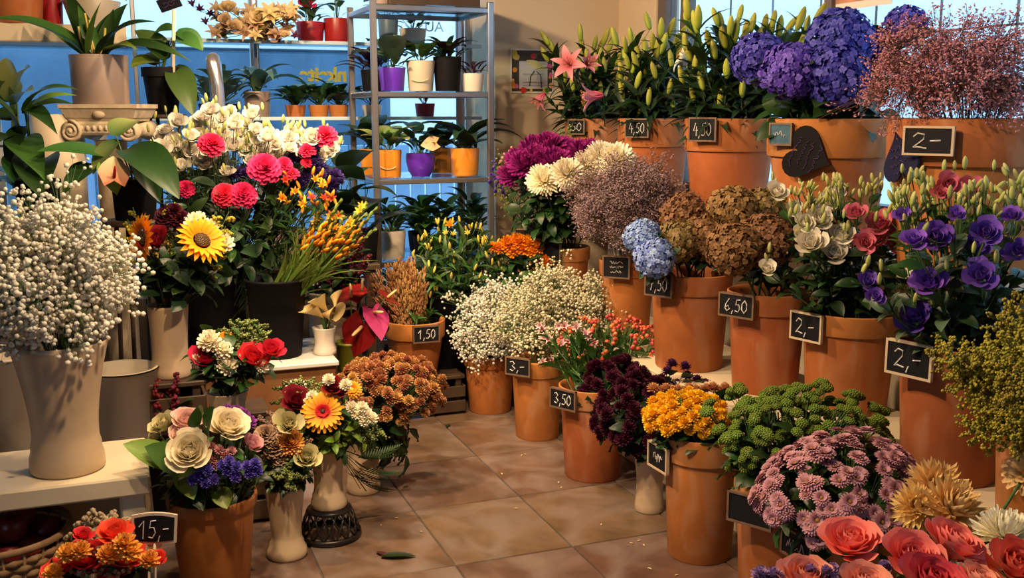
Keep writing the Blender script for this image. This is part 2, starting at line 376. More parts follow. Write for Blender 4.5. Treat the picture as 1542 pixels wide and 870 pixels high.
# warm wooden table behind with a white top
tb = thing('wooden_table', 'low brown wooden table with a white top under the black bucket', 'table', (.62, 4.35, 0))
o3 = (.62, 4.35, 0)
part('table_top', lp(.28, .84, 4.27, 4.78, .43, .45, o3), mat('white_laminate', (.62, .6, .55), rough=.4, var=0), tb, False)
part('apron', lp(.29, .83, 4.29, 4.31, .16, .43, o3), m_woodwarm, tb, False)
for x in (.30, .78):
    for y in (4.315, 4.71): part('leg', lp(x, x + .05, y, y + .05, 0, .43, o3), m_woodwarm, tb, False)
part('screw_knob', MB().lathe([(.0, -.012), (.009, -.010), (.011, 0), (.0, 0)], 12, M=RX(PI / 2) @ RX(PI)), m_cream, tb, M=T(.16, -.06, .37))
# dark crates that lift the small vases
def crate(loc, sx, sy, h, label, nsl=3):
    t_ = thing('wooden_crate', label, 'crate', loc)
    part('lid', MB().bbox(-sx / 2, sx / 2, -sy / 2, sy / 2, h - .018, h, .003), m_wooddark, t_, False)
    for a in (-1, 1):
        for b in (-1, 1): part('corner_post', MB().bbox(a * (sx / 2 - .03) - .015, a * (sx / 2 - .03) + .015, b * (sy / 2 - .03) - .015, b * (sy / 2 - .03) + .015, 0, h - .018, .003), m_wooddark, t_, False)
    for k in range(nsl):
        z0 = .015 + k * (h - .05) / nsl; z1 = z0 + (h - .05) / nsl - .02
        for b in (-1, 1): part('slat', MB().bbox(-sx / 2, sx / 2, b * sy / 2 - .006, b * sy / 2 + .006, z0, z1, .002), m_wooddark, t_, False)
        for a in (-1, 1): part('slat', MB().bbox(a * sx / 2 - .006, a * sx / 2 + .006, -sy / 2 + .01, sy / 2 - .01, z0, z1, .002), m_wooddark, t_, False)
crate((.165, 4.07, 0), .20, .26, .50, 'tall dark wooden crate under the sunflower vase', 5)
crate((.375, 3.82, 0), .20, .20, .42, 'dark wooden crate under the small vase of red roses', 4)
crate((1.36, 4.98, 0), .42, .40, .20, 'low dark wooden crate under the pot priced 1,50', 2)

# ================================================================= pots and vases
def pot(c, r, h, label, name='terracotta_pot', rimh=0.2, taper=0.80, group=None, fill=0.90):
    t_ = thing(name, label, 'flower pot', c, group)
    zr = h * (1 - rimh)
    body = [(0.001, 0), (r * taper * .97, 0), (r * taper, .006), (r * .92, zr), (r * .85, zr)]
    auto_smooth(part('body', MB().lathe(body, 40), m_terra, t_))
    rim = [(r * .90, zr - .002), (r * .975, zr), (r * .985, zr + .006), (r, h - .012), (r * .995, h - .003), (r * .965, h), (r * .93, h - .004), (r * .90, h - .02), (r * .87, h * .62)]
    auto_smooth(part('rim', MB().lathe(rim, 40), m_terra, t_), 50)
    part('water_filling', MB().lathe([(.001, h * .70), (r * .88, h * .70)], 20), m_soil, t_)
    t_['c'] = tuple(c)
    return dict(c=Vector(c), r=r, h=h, o=t_, top=Vector(c) + Vector((0, 0, h)))
def front_pot(pxc, pybase, wpx, pyrim, h0, label, **k):
    """pot standing on level h0: picture column of its axis, row of the near foot, rim width and near-rim row"""
    g = G(pxc, pybase, h0); d = DEP(g); r = wpx / 2 * (d + .1) / FPX
    away = (g - Vector((0, 0, h0))); away.z = 0; away.normalize()
    c = g + away * (r * .80)
    pr = P(pxc, pyrim, DEP(c) - r)
    return pot(c, r, pr.z - h0, label, **k)
F1 = front_pot(738, 625, 82, 540, 0, 'terracotta pot of white gypsophila standing on the tiles by the dark crate')
F2 = front_pot(809, 665, 84, 547, 0, 'terracotta pot of sprayed gypsophila on the floor with a price slate')
F3 = front_pot(892, 728, 110, 592, 0, 'terracotta pot on the floor holding dark burgundy chrysanthemums')
F4 = front_pot(1052, 852, 126, 668, 0, 'terracotta floor pot of yellow and peach chrysanthemums')
F5 = front_pot(1168, 935, 150, 748, 0, 'terracotta floor pot of green button chrysanthemums')
F6 = front_pot(1268, 1010, 172, 812, 0, 'terracotta floor pot of mauve chrysanthemums behind the coral roses')
M3 = front_pot(1036, 562, 128, 418, .46, 'terracotta pot of brown and blue hydrangeas on the lower step')
M4 = front_pot(1150, 597, 124, 447, .46, 'terracotta pot of brown hydrangeas priced 6,50 on the lower step')
M5 = front_pot(1272, 628, 152, 480, .46, 'terracotta pot of white lisianthus priced 2,- on the lower step')
M6 = front_pot(1424, 735, 176, 532, .46, 'terracotta pot of purple lisianthus priced 2,- on the lower step')
def mid_pot(pxc, wpx, pyrim, X, label):
    q = PX(pxc, pyrim, X); d = DEP(q); return pot((q.x, q.y, .46), wpx / 2 * d / FPX, q.z - .46, label)
M2 = mid_pot(945, 86, 390, 2.22, 'small terracotta pot of dried sea lavender with a price slate')
M1 = mid_pot(853, 72, 370, 2.17, 'small terracotta pot of white chrysanthemums next to the beige wall')
M0 = mid_pot(800, 60, 348, 2.12, 'small terracotta pot with a blank slate against the beige wall')
def top_pot(pxc, wpx, label):
    q = PX(pxc, 178, 2.60); d = DEP(q); return pot((q.x, q.y, .99), wpx / 2 * d / FPX, q.z - .99, label, rimh=.30, taper=.78)
T1 = top_pot(897, 92, 'terracotta pot of pink lilies on the upper step by the beige wall')
T2 = top_pot(985, 108, 'terracotta pot of lilies on the upper step priced 4,50 beside the pink lilies')
T3 = top_pot(1100, 136, 'terracotta pot of lily buds on the upper step beside the hydrangeas')
T4 = top_pot(1250, 182, 'terracotta pot of purple hydrangeas on the upper step behind a black heart')
T5 = top_pot(1462, 236, 'large terracotta pot of pink sea lavender priced 2,- on the upper step')
B150 = (lambda q: pot((q.x, q.y, .20), 47 * DEP(q) / FPX, q.z - .20, 'terracotta pot of dried brown grass priced 1,50 on a low crate', rimh=.30, taper=.72))(P(624, 480, 5.05))
L1 = (lambda g: pot((g.x, g.y, 0), 70 * DEP(g) / FPX, P(318, 742, DEP(g)).z, 'terracotta floor pot holding the wrapped bouquet of cream roses', rimh=.12, taper=.76))(P(319, 742, 3.12))

def vase(c, prof, label, m=m_vase, name='vase', n=36, ribs=0):
    return dict(c=Vector(c), o=tag(ob(name, MB().lathe(prof, n).mesh(name, m), None, T(Vector(c))), label, 'vase'), top=Vector(c) + Vector((0, 0, prof[-3][1])), r=prof[-3][0], h=prof[-3][1])
def hourglass(r_top, r_waist, r_base, h, wz=.35, ribs=True):
    pr = [(.001, 0), (r_base * .94, 0), (r_base, .008)]
    for k in range(1, 22):
        q = k / 21
        if q < wz: s_ = q / wz; rr = r_base + (r_waist - r_base) * (1 - math.cos(PI * s_)) / 2
        else: s_ = (q - wz) / (1 - wz); rr = r_waist + (r_top - r_waist) * (s_ ** 1.6)
        if ribs and 1 < k < 6: rr += .0012 * (-1) ** k
        pr.append((rr, .008 + q * (h - .008)))
    pr += [(r_top * .95, h - .002), (r_waist * .9, h * .5)]
    return pr
def vase_at(pxc, pybase, h0, wtop, wwaist, wbase, pytop, label, wz=.35):
    g = G(pxc, pybase, h0); d = DEP(g); k = .5 * d / FPX
    away = Vector((g.x, g.y, 0)).normalized(); c = g + away * wbase * k
    h = P(pxc, pytop, DEP(c)).z - h0
    return vase(c, hourglass(wtop * k, wwaist * k, wbase * k, h, wz), label)
V1 = vase_at(104, 722, .42, 150, 102, 116, 512, 'large cream hourglass vase of white gypsophila on the bench', .30)
V2 = vase_at(259, 573, .50, 63, 54, 62, 458, 'cream ceramic vase of sunflowers and dark roses on the tall crate', .35)
V3 = vase_at(345, 652, .42, 66, 52, 56, 588, 'small cream vase with the red rose posy', .4)
V4 = vase_at(433, 848, 0, 66, 49, 66, 730, 'slim cream hourglass vase standing on the tiles beside the terracotta pot', .30)
V5 = vase_at(496, 772, .11, 58, 45, 58, 672, 'cream hourglass vase on the dark lattice bowl', .38)
V6 = vase_at(548, 748, 0, 56, 50, 54, 655, 'cream vase of bronze chrysanthemums beside the blue light on the tiles', .35)
V7 = vase_at(977, 776, 0, 60, 42, 46, 668, 'white hourglass vase between the burgundy and yellow chrysanthemum pots', .42)

# ---------------------------------------------------------------- price signs
DIG = {'1': [[(.1, .65), (.5, 1), (.42, 0)]], '2': [[(.1, .78), (.3, 1), (.62, .9), (.6, .6), (.1, .05), (.3, .1), (.75, .02)]], '3': [[(.1, .9), (.4, 1), (.65, .8), (.35, .55), (.7, .3), (.4, 0), (.08, .12)]],
       '4': [[(.4, 1), (.1, .4), (.75, .45)], [(.55, .75), (.5, 0)]], '5': [[(.75, 1), (.3, .97), (.2, .58), (.55, .6), (.68, .3), (.45, .02), (.1, .08)]],
       '6': [[(.6, 1), (.2, .55), (.12, .2), (.35, 0), (.65, .2), (.5, .45), (.15, .3)]], '0': [[(.45, 1), (.15, .7), (.12, .25), (.4, 0), (.7, .3), (.7, .75), (.45, 1)]],
       '7': [[(.1, .95), (.7, 1), (.3, 0)], [(.2, .5), (.65, .52)]], ',': [[(.25, .12), (.12, -.2)]], '-': [[(.1, .5), (.6, .55)]]}
def writing(txt, w_, h_, r=.0022):
    mb = MB(); n = len(txt); adv = [.42 if ch in ',' else .8 for ch in txt]; tot = sum(adv); sx = w_ / tot; x = -w_ / 2
    for ch, a in zip(txt, adv):
        for st_ in DIG[ch]: mb.tube([(x + q[0] * sx, 0, (q[1] - .5) * h_ + random.uniform(-.02, .02) * h_) for q in st_], r, 4)
        x += a * sx
    return mb
def scribble(w_, h_, lines, r, seed):
    rn = random.Random(seed); mb = MB()
    for k in range(lines):
        z = h_ / 2 - (k + .5) * h_ / lines; x = -w_ / 2 * rn.uniform(.6, 1)
        pts = []
        while x < w_ / 2 * rn.uniform(.6, 1): pts.append((x, 0, z + rn.uniform(-.32, .32) * h_ / lines)); x += w_ * .05
        if len(pts) > 1: mb.tube(pts, r, 4)
    return mb
def sign(pt, pxc, pyc, w_, h_, txt, label, m=None, fm=None, tilt=0.0, scr=None, lean=0.0):
    c, r = pt['c'], pt['r']
    best = None; a0 = math.atan2(-c.y, -c.x)
    for k in range(-90, 91):
        a = a0 + R(k); q = Vector((c.x + r * math.cos(a), c.y + r * math.sin(a), P(pxc, pyc, DEP(c) - r).z)); px = proj(q)[0]
        e = abs(px - pxc)
        if best is None or e < best[0]: best = (e, a)
    a = best[1]; rr = r + .007
    q = Vector((c.x + rr * math.cos(a), c.y + rr * math.sin(a), 0)); z = P(pxc, pyc, DEP(q)).z
    df = (a0 - a + PI) % (2 * PI) - PI; yaw = a + df * .35; qq = P(pxc, pyc, DEP(q) - w_ / 2 * abs(math.sin(df * .35)) - .012); q = Vector((qq.x, qq.y, 0)); z = qq.z
    o = thing('price_sign', label, 'sign', (q.x, q.y, z))
    o.rotation_euler = (lean, tilt, yaw + PI / 2)
    part('slate', MB().box(-w_ / 2 + .004, w_ / 2 - .004, -.003, .003, -h_ / 2 + .004, h_ / 2 - .004), m or m_slate, o, False)
    fr = MB(); b = .007
    for x in (-w_ / 2, w_ / 2 - b): fr.box(x, x + b, -.006, .006, -h_ / 2, h_ / 2)
    for z_ in (-h_ / 2, h_ / 2 - b): fr.box(-w_ / 2, w_ / 2, -.0058, .0058, z_, z_ + b)
    part('frame', fr, fm or m_signf, o, False)
    if txt: part('chalk_price', writing(txt, w_ * .66, h_ * .52), m_chalk, o, False, T(0, -.0045, 0))
    elif scr: part('chalk_writing', scribble(w_ * .6, h_ * .6, scr, .0014, int(pxc)), m_chalk, o, False, T(0, -.0045, 0))
    return o
sign(T1, 868, 191, .105, .085, '50', 'small black slate reading 50 on the pink lily pot')
sign(T2, 959, 193, .125, .095, '4,50', 'black slate chalked 4,50 on the lily pot with a leaf shadow')
sign(T3, 1058, 195, .130, .105, '4,50', 'black slate chalked 4,50 on the lily bud pot beside the hydrangeas')
sign(T4, 1176, 202, .100, .085, '', 'blue-tinted slate hung on the purple hydrangea pot', m_slate_b, None, 0, 1)
sign(T5, 1398, 212, .155, .090, '2-', 'long black slate chalked 2- on the large sea lavender pot', fm=m_signw)
sign(M0, 791, 356, .12, .085, '', 'blank black slate on the small pot against the wall')
sign(M1, 830, 378, .11, .105, '', 'blank black slate on the white chrysanthemum pot')
sign(M2, 928, 402, .13, .105, '', 'black slate with a smudged chalk mark on the sea lavender pot', scr=3)
sign(M3, 992, 428, .13, .10, '7,50', 'black slate chalked 7,50 under the blue hydrangea')
sign(M4, 1109, 460, .15, .09, '6,50', 'black slate chalked 6,50 on the brown hydrangea pot')
sign(M5, 1214, 492, .135, .10, '2,-', 'black slate chalked 2,- on the white lisianthus pot', fm=m_signw)
sign(M6, 1369, 541, .145, .10, '2,-', 'black slate chalked 2,- on the purple lisianthus pot', fm=m_signw)
sign(F2, 780, 552, .13, .085, '3,-', 'black slate chalked 3,- on the sprayed gypsophila pot')
sign(F3, 848, 601, .135, .085, '3,50', 'black slate chalked 3,50 on the burgundy chrysanthemum pot')
sign(F4, 991, 688, .125, .09, '', 'grey slate with faint chalk on the yellow chrysanthemum pot', fm=m_signw, scr=1)
sign(F5, 1129, 768, .145, .095, '', 'blank dark slate on the green chrysanthemum pot')
sign(F6, 1200, 822, .125, .08, '', 'scribbled slate on the mauve chrysanthemum pot', scr=1)
sign(B150, 642, 503, .135, .085, '1,50', 'black slate chalked 1,50 on the dried grass pot')
# heart-shaped boards
def heart(pt, pxc, pyc, s_, tilt, m, label, dz=.03):
    c = pt['c']; a0 = math.atan2(-c.y, -c.x); q = None
    a = min((a0 + R(k) for k in range(-90, 91)), key=lambda a: abs(proj((c.x + pt['r'] * math.cos(a), c.y + pt['r'] * math.sin(a), 1.35))[0] - pxc))
    rr = pt['r'] + dz; p_ = Vector((c.x + rr * math.cos(a), c.y + rr * math.sin(a), 0)); p_.z = P(pxc, pyc, DEP(p_)).z
    o = thing('heart_board', label, 'sign', p_); o.rotation_euler = (0, tilt, a + PI / 2)
    v = []; n = 36
    for k in range(n):
        u = 2 * PI * k / n
        v.append((16 * math.sin(u) ** 3 / 17, (13 * math.cos(u) - 5 * math.cos(2 * u) - 2 * math.cos(3 * u) - math.cos(4 * u)) / 17))
    mb = MB(); vs = [(x * s_, -.004, z * s_) for x, z in v] + [(x * s_, .004, z * s_) for x, z in v]
    mb.add(vs, [tuple(range(n - 1, -1, -1)), tuple(range(n, 2 * n))] + [(k, (k + 1) % n, n + (k + 1) % n, n + k) for k in range(n)])
    part('board', mb, m, o, False)
    part('chalk_writing', scribble(s_ * 1.2, s_ * 1.1, 4, .0016, int(pxc)), m_chalkp, o, False, T(0, -.006, 0))
    return o
heart(T4, 1214, 232, .106, R(-68), mat('black_board', (.005, .004, .005), spec=.15, rough=.7, var=0), 'black heart-shaped board with purple chalk writing leaning on the hydrangea pot', .006)
heart(T5, 1358, 240, .090, R(160), mat('navy_board', (.012, .012, .04), spec=.2, rough=.6, var=0), 'dark blue heart-shaped board hanging half behind the long slate', .004)
# ================================================================= flower library (unit heads: about 1 m across, scaled when placed)
GA = PI * (3 - math.sqrt(5))
ME = {}
def cached(key, fn):
    if key not in ME: ME[key] = fn()
    return ME[key]
def rose_mb(n=26, openn=0.8, seed=0, ruf=0.02, ny=4):
    """layered cup of broad petals, about 1 across"""
    mb = MB(); rn = random.Random(seed)
    for i in range(n):
        q = (i + .5) / n; az = i * GA + rn.uniform(-.2, .2)
        L = .34 + .26 * q; W = .30 + .38 * q
        lean = R(100 - (50 + 35 * openn) * q ** 1.15) + rn.uniform(-.08, .08)
        a1 = lean + R(18) - R(70) * openn * q ** 1.6
        mb.blade(L, W, lean, a1, .55 - .25 * q, 'fan', 3, ny, RZ(az) @ T(0, .02 + .16 * q, .10 - .08 * q), ruf, seed=seed * 50 + i, p=1.6)
    return mb
def calyx_mb(m=None):
    mb = MB()
    for k in range(5): mb.blade(.32, .13, R(10), R(50), .3, 'lance', 2, 3, RZ(k * 2 * PI / 5) @ T(0, .03, -.02))
    mb.ball(.085, 8, 4, T(0, 0, -.03)); return mb
def carn_mb(seed=0, n=60):
    mb = MB(); rn = random.Random(seed)
    for i in range(n):
        q = (i + .5) / n; el = R(88 - 95 * q)
        mb.blade(.40 + .1 * q, .30, el + .25, el - .25, .25, 'fan', 3, 3, RZ(i * GA) @ T(0, .02, .03), .10, seed=seed * 99 + i)
    return mb
def mum_mb(n=90, W=.085, L=.44, lo=-25, seed=0, flat=1.0, shape='strap', ny=3, curl=.6, ruf=.02):
    """dome of narrow petals (chrysanthemum)"""
    mb = MB(); rn = random.Random(seed)
    for i in range(n):
        q = (i + .5) / n; el = R(88 - (88 - lo) * q ** .8) + rn.uniform(-.1, .1)
        mb.blade(L * rn.uniform(.85, 1.05), W, el - .2, el + curl, .5, shape, 2, ny, SC(1, 1, flat) @ RZ(i * GA) @ T(0, .015, 0), ruf, seed=seed * 77 + i)
    return mb
def button_mb(seed=0):
    mb = MB().ball(.42, 10, 6, SC(1, 1, .72), t=.2); rn = random.Random(seed)
    for i in range(46):
        z = 1 - (i + .5) / 46 * 1.25; rr = math.sqrt(max(0, 1 - z * z)); a = i * GA
        mb.ball(.075, 5, 3, T(.43 * rr * math.cos(a), .43 * rr * math.sin(a), .43 * z * .72), t=rn.random())
    return mb
def daisy_mb(n=18, L=.42, W=.14, layers=2, a=15, shape='round', inner=.08, seed=0):
    mb = MB(); rn = random.Random(seed)
    for k in range(layers):
        for j in range(n):
            el = R(a + k * 22) + rn.uniform(-.1, .1)
            mb.blade(L * (1 - .16 * k), W, el, el - R(22), .25, shape, 2, 4, RZ(2 * PI * (j + .5 * k) / n) @ T(0, inner, 0), .02, seed=j + k * 100)
    return mb
def disc_mb(r=.12, h=.06, seed=0, bumps=30):
    mb = MB().ball(r, 12, 5, SC(1, 1, h / r))
    for i in range(bumps):
        rr = r * math.sqrt((i + .5) / bumps) * .95
        mb.ball(r * .11, 4, 3, T(rr * math.cos(i * GA), rr * math.sin(i * GA), h * math.sqrt(max(0, 1 - (rr / r) ** 2))), t=i / bumps)
    return mb
def hydra_mb(n=400, seed=0, lo=-.65, fl=.056):
    """mophead: dome of four-petalled florets"""
    mb = MB(); rn = random.Random(seed)
    for i in range(n):
        z = 1 - (i + .5) / n * (1 - lo); rr = math.sqrt(max(0, 1 - z * z)); a = i * GA + rn.uniform(-.15, .15)
        nrm = Vector((rr * math.cos(a), rr * math.sin(a), z)); rad = .44 * rn.uniform(.88, 1.08)
        M = T(nrm.x * rad, nrm.y * rad, nrm.z * rad * .85) @ (nrm + Vector((rn.uniform(-.65, .65), rn.uniform(-.65, .65), rn.uniform(-.65, .65)))).to_track_quat('Z', 'Y').to_matrix().to_4x4() @ RZ(rn.uniform(0, 2))
        tv = rn.random()
        for k in range(4):
            s0 = len(mb.t); mb.blade(fl, fl * 1.1, .45, -.25, .25, 'round', 2, 2, M @ RZ(k * PI / 2)); mb.t[s0:] = [min(1, max(0, tv * .7 + .3 * x)) for x in mb.t[s0:]]
    mb.ball(.36, 10, 6, SC(1, 1, .8), t=.0)
    return mb
def bud_mb(w=.32, n=8):           # lily bud, 1 long along +Z
    prof = [(.001, 0), (w * .28, .03), (w * .42, .2), (w * .5, .45), (w * .47, .65), (w * .33, .85), (w * .14, .97), (.001, 1.0)]
    mb = MB(); v = []; f = []; t = []; n = 12
    for k, (r, z) in enumerate(prof):
        for j in range(n): rr = r * (1 + .10 * math.cos(3 * 2 * PI * j / n)); v.append((rr * math.cos(2 * PI * j / n), rr * math.sin(2 * PI * j / n), z)); t.append(z)
    for k in range(len(prof) - 1):
        for j in range(n): f.append((k * n + j, k * n + (j + 1) % n, k * n + n + (j + 1) % n, k * n + n + j))
    return mb.add(v, f, None, t)
def lily_mb(openn=1.0):
    mb = MB()
    for k in range(6): mb.blade(.62, .24 if k % 2 else .17, R(78), R(78 - 95 * openn), .35, 'point', 2, 6, RZ(k * PI / 3) @ T(0, .02, 0), p=1.4)
    return mb
def stamen_mb():
    mb = MB()
    for k in range(6):
        a = k * PI / 3 + .3; e = (.14 * math.cos(a), .14 * math.sin(a), .48); mb.tube([(0, 0, 0), (.05 * math.cos(a), .05 * math.sin(a), .3), e], .010, 4)
        mb.ball(.03, 5, 3, T(*e) @ SC(1.6, .7, .7))
    return mb
def liz_bud_mb(): return bud_mb(.36)
def leaf_mb(kind):
    mb = MB()
    if kind == 'lance': mb.blade(1, .20, .75, -.35, .35, 'lance', 2, 6)
    elif kind == 'ovate': mb.blade(1, .52, .55, -.5, .25, 'point', 4, 6, stalk=.12)
    elif kind == 'broad': mb.blade(1, .62, .45, -.45, .18, 'point', 4, 7, stalk=.15, ruf=.015)
    elif kind == 'heart': mb.blade(1, .85, .35, -.75, .15, 'heart', 4, 7)
    elif kind == 'arch': mb.blade(1, .26, 1.1, -.75, .4, 'lance', 2, 9)
    elif kind == 'strap': mb.blade(1, .06, 1.25, .35, .4, 'lance', 2, 7)
    elif kind == 'mumleaf': mb.blade(1, .55, .4, -.6, .2, 'point', 4, 5, ruf=.07, stalk=.1, seed=3)
    elif kind == 'fern':
        mb.tube([(0, q, .35 * q - .45 * q * q) for q in [i / 8 for i in range(9)]], .008, 4, r2=.002)
        for i in range(2, 17):
            q = i / 17; ln = .30 * math.sin(PI * min(1, q * .9 + .12))
            for s_ in (-1, 1): mb.blade(ln, .05, 0, -.3, .1, 'lance', 1, 3, T(0, q, .35 * q - .45 * q * q) @ RZ(-s_ * R(65)))
    return mb
HEADS = dict(rose=lambda s: rose_mb(26, .45, s, .015, 5), rosebud=lambda s: rose_mb(20, .30, s), liz=lambda s: rose_mb(18, .45, s, .03), lizc=lambda s: rose_mb(14, .35, s, .03), carn=carn_mb, mum=lambda s: mum_mb(130, .10, .46, -30, s, .85),
             spider=lambda s: mum_mb(170, .075, .5, -25, s, .85, 'strap', 3, .35, .03), pom=lambda s: mum_mb(64, .17, .40, -70, s, .85, 'round', 2, .9), spider2=lambda s: mum_mb(110, .12, .5, -30, s, .85, 'point', 4, .5, .04), bigrose=lambda s: rose_mb(34, .42, s, .014, 7), button=button_mb,
             daisy=lambda s: daisy_mb(18, .42, .13, 3, 12, seed=s), gerbera=lambda s: daisy_mb(22, .40, .11, 2, 6, 'round', .09, s), gerbin=lambda s: daisy_mb(26, .17, .05, 2, 25, 'round', .06, s),
             sun=lambda s: daisy_mb(20, .34, .12, 2, 12, 'point', .17, s), hydra=lambda s: hydra_mb(seed=s), bud=lambda s: bud_mb(), lily=lambda s: lily_mb(1.0), lilyh=lambda s: lily_mb(.55), stamen=lambda s: stamen_mb(), lizbud=lambda s: liz_bud_mb(),
             calyx=lambda s: calyx_mb(), disc=lambda s: disc_mb(.13, .06, s), bigdisc=lambda s: disc_mb(.19, .06, s, 60), ball=lambda s: MB().ball(.5, 8, 6))
NV = dict(rose=3, rosebud=2, liz=3, lizc=2, carn=2, mum=2, spider=2, pom=2, button=2, daisy=2, hydra=2)
NORM = ('rose', 'rosebud', 'liz', 'lizc', 'carn', 'mum', 'spider', 'spider2', 'bigrose', 'pom', 'daisy', 'gerbera', 'sun', 'lily')
def H(kind, m, v=None):
    s_ = random.randrange(NV.get(kind, 1)) if v is None else v
    def mk():
        mb = HEADS[kind](s_)
        if kind in NORM:
            r = max(math.hypot(v[0], v[1]) for v in mb.v); k = .62 / r; mb.v = [(x * k, y * k, z * k) for x, y, z in mb.v]
        return mb.mesh(kind, m)
    return cached((kind, m.name, s_), mk)
def LF(kind, m): return cached(('leaf', kind, m.name), lambda: leaf_mb(kind).mesh('leaf_' + kind, m))
# leaf and stem materials
g_dark = leafm('leaf_dark', (.012, .040, .008), (.022, .060, .012)); g_mid = leafm('leaf_mid', (.030, .085, .015), (.05, .12, .02)); g_lime = leafm('leaf_lime', (.12, .20, .02), (.18, .28, .03))
g_grey = leafm('leaf_grey', (.06, .11, .06), (.10, .16, .09)); g_deep = leafm('leaf_deep', (.010, .028, .010), (.016, .042, .014)); g_var = leafm('leaf_variegated', (.05, .12, .03), (.34, .38, .12))
g_wine = leafm('leaf_wine', (.035, .008, .015), (.06, .012, .022)); g_stem = mat('stem_green', (.045, .095, .02), (.07, .13, .03), rough=.5, var=.2); g_stemd = mat('stem_dark', (.02, .045, .012), (.03, .06, .015), rough=.5, var=.2)
g_brown = mat('stem_brown', (.10, .06, .03), (.14, .08, .04), rough=.7, var=.2)
def make_unit_stem(m):   # straight unit tube, radius given by scale; slight bow baked in
    k = ('us', m.name)
    if k not in ME:
        mb = MB(); v = []; f = []
        for i, (x, y, z) in enumerate([(0, 0, 0), (1.2, .4, .33), (.9, -.8, .66), (0, 0, 1)]):
            for j in range(5): v.append((x + math.cos(j * 1.2566), y + math.sin(j * 1.2566), z))
        for i in range(3):
            for j in range(5): f.append((i * 5 + j, i * 5 + (j + 1) % 5, i * 5 + 5 + (j + 1) % 5, i * 5 + 5 + j))
        ME[k] = mb.add(v, f + [(4, 3, 2, 1, 0), (15, 16, 17, 18, 19)], None, [p_[2] for p_ in v]).mesh('stem', m)
    return ME[k]
def zq(d): return Vector(d).normalized().to_track_quat('Z', 'Y')
class Stem:
    """one cut stem: an Empty at its foot, +Z along the stem"""
    def __init__(s, name, label, cat, group, base, tip, r=.0025, m=None):
        base = Vector(base); tip = Vector(tip); d = tip - base; s.L = d.length; s.q = zq(d); s.base = base
        s.o = thing(name, label, cat, base, group, q=s.q)
        ob('stem', make_unit_stem(m or g_stem), s.o, SC(r, r, s.L))
    def head(s, name, me, size, facing=None, z=None, off=(0, 0, 0), roll=None):
        q = s.q.inverted() @ zq(facing) if facing is not None else Quaternion()
        M = T(off[0], off[1], s.L if z is None else z) @ q.to_matrix().to_4x4() @ RZ(random.uniform(0, 6.28) if roll is None else roll) @ SC(size)
        return ob(name, me, s.o, M)
    def branch(s, name, me, wpt, facing, size, m=None, z0=.72, r=.0013):
        """a side bud or flower at world point wpt on its own stalk"""
        l = s.q.inverted() @ (Vector(wpt) - s.base)
        h = ob(name, me, s.o, T(l) @ (s.q.inverted() @ zq(facing)).to_matrix().to_4x4() @ RZ(random.uniform(0, 6)) @ SC(size))
        st_ = Vector((0, 0, z0 * s.L)); d = l - st_
        ob('stalk', make_unit_stem(m or g_stem), s.o, T(st_) @ zq(d).to_matrix().to_4x4() @ SC(r, r, d.length))
        return h
    def leaves(s, kind, m, n, size, z0=.25, z1=.9, pitch=0.5, jit=.3):
        for k in range(n):
            z = s.L * (z0 + (z1 - z0) * (k + random.random() * .6) / n)
            ob('leaf', LF(kind, m), s.o, T(0, 0, z) @ RZ(k * GA + random.uniform(-.5, .5)) @ RX(pitch + random.uniform(-jit, jit)) @ SC(size * random.uniform(.75, 1.15)))
class Dome:
    """ellipsoid envelope of a bunch; on() finds where a sight line meets it"""
    def __init__(s, c, rx, ry, rz): s.c = Vector(c); s.r = Vector((rx, ry, rz))
    def on(s, px, py, k=1.0):
        o = Vector((0, 0, EYE)) - s.c; d = ray(px, py); rr = s.r * k
        o2 = Vector((o.x / rr.x, o.y / rr.y, o.z / rr.z)); d2 = Vector((d.x / rr.x, d.y / rr.y, d.z / rr.z))
        a = d2.dot(d2); b = o2.dot(d2); c = o2.dot(o2) - 1; disc = b * b - a * c
        t_ = (-b - math.sqrt(disc)) / a if disc > 0 else -b / a
        return Vector((0, 0, EYE)) + d * t_
    def nrm(s, p):
        q = p - s.c; n = Vector((q.x / s.r.x ** 2, q.y / s.r.y ** 2, q.z / s.r.z ** 2)); return n.normalized()
    def pts(s, n, zlo=-.1, zhi=1.0, jit=.08, rn=random):
        out = []; off = rn.uniform(0, 6)
        for i in range(n):
            z = zhi - (i + .5) / n * (zhi - zlo); rr = math.sqrt(max(0, 1 - z * z)); a = i * GA + off
            k = 1 + rn.uniform(-jit, jit)
            out.append(s.c + Vector((s.r.x * rr * math.cos(a), s.r.y * rr * math.sin(a), s.r.z * z)) * k)
        return out
def box_dome(px0, px1, py0, py1, d, depth=None):
    """envelope that fills the picture box at distance d"""
    c = P((px0 + px1) / 2, (py0 + py1) / 2, d); rx = (px1 - px0) / 2 * d / FPX; rz = (py1 - py0) / 2 * d / FPX
    ry = depth if depth else rx
    return Dome(c, (rx + ry) / 2 if depth else rx, ry, rz)
def foot(pt, k=.35, rn=random):
    a = rn.uniform(0, 2 * PI); r = pt['r'] * .55 * math.sqrt(rn.random())
    return pt['c'] + Vector((r * math.cos(a), r * math.sin(a), pt['h'] * k))
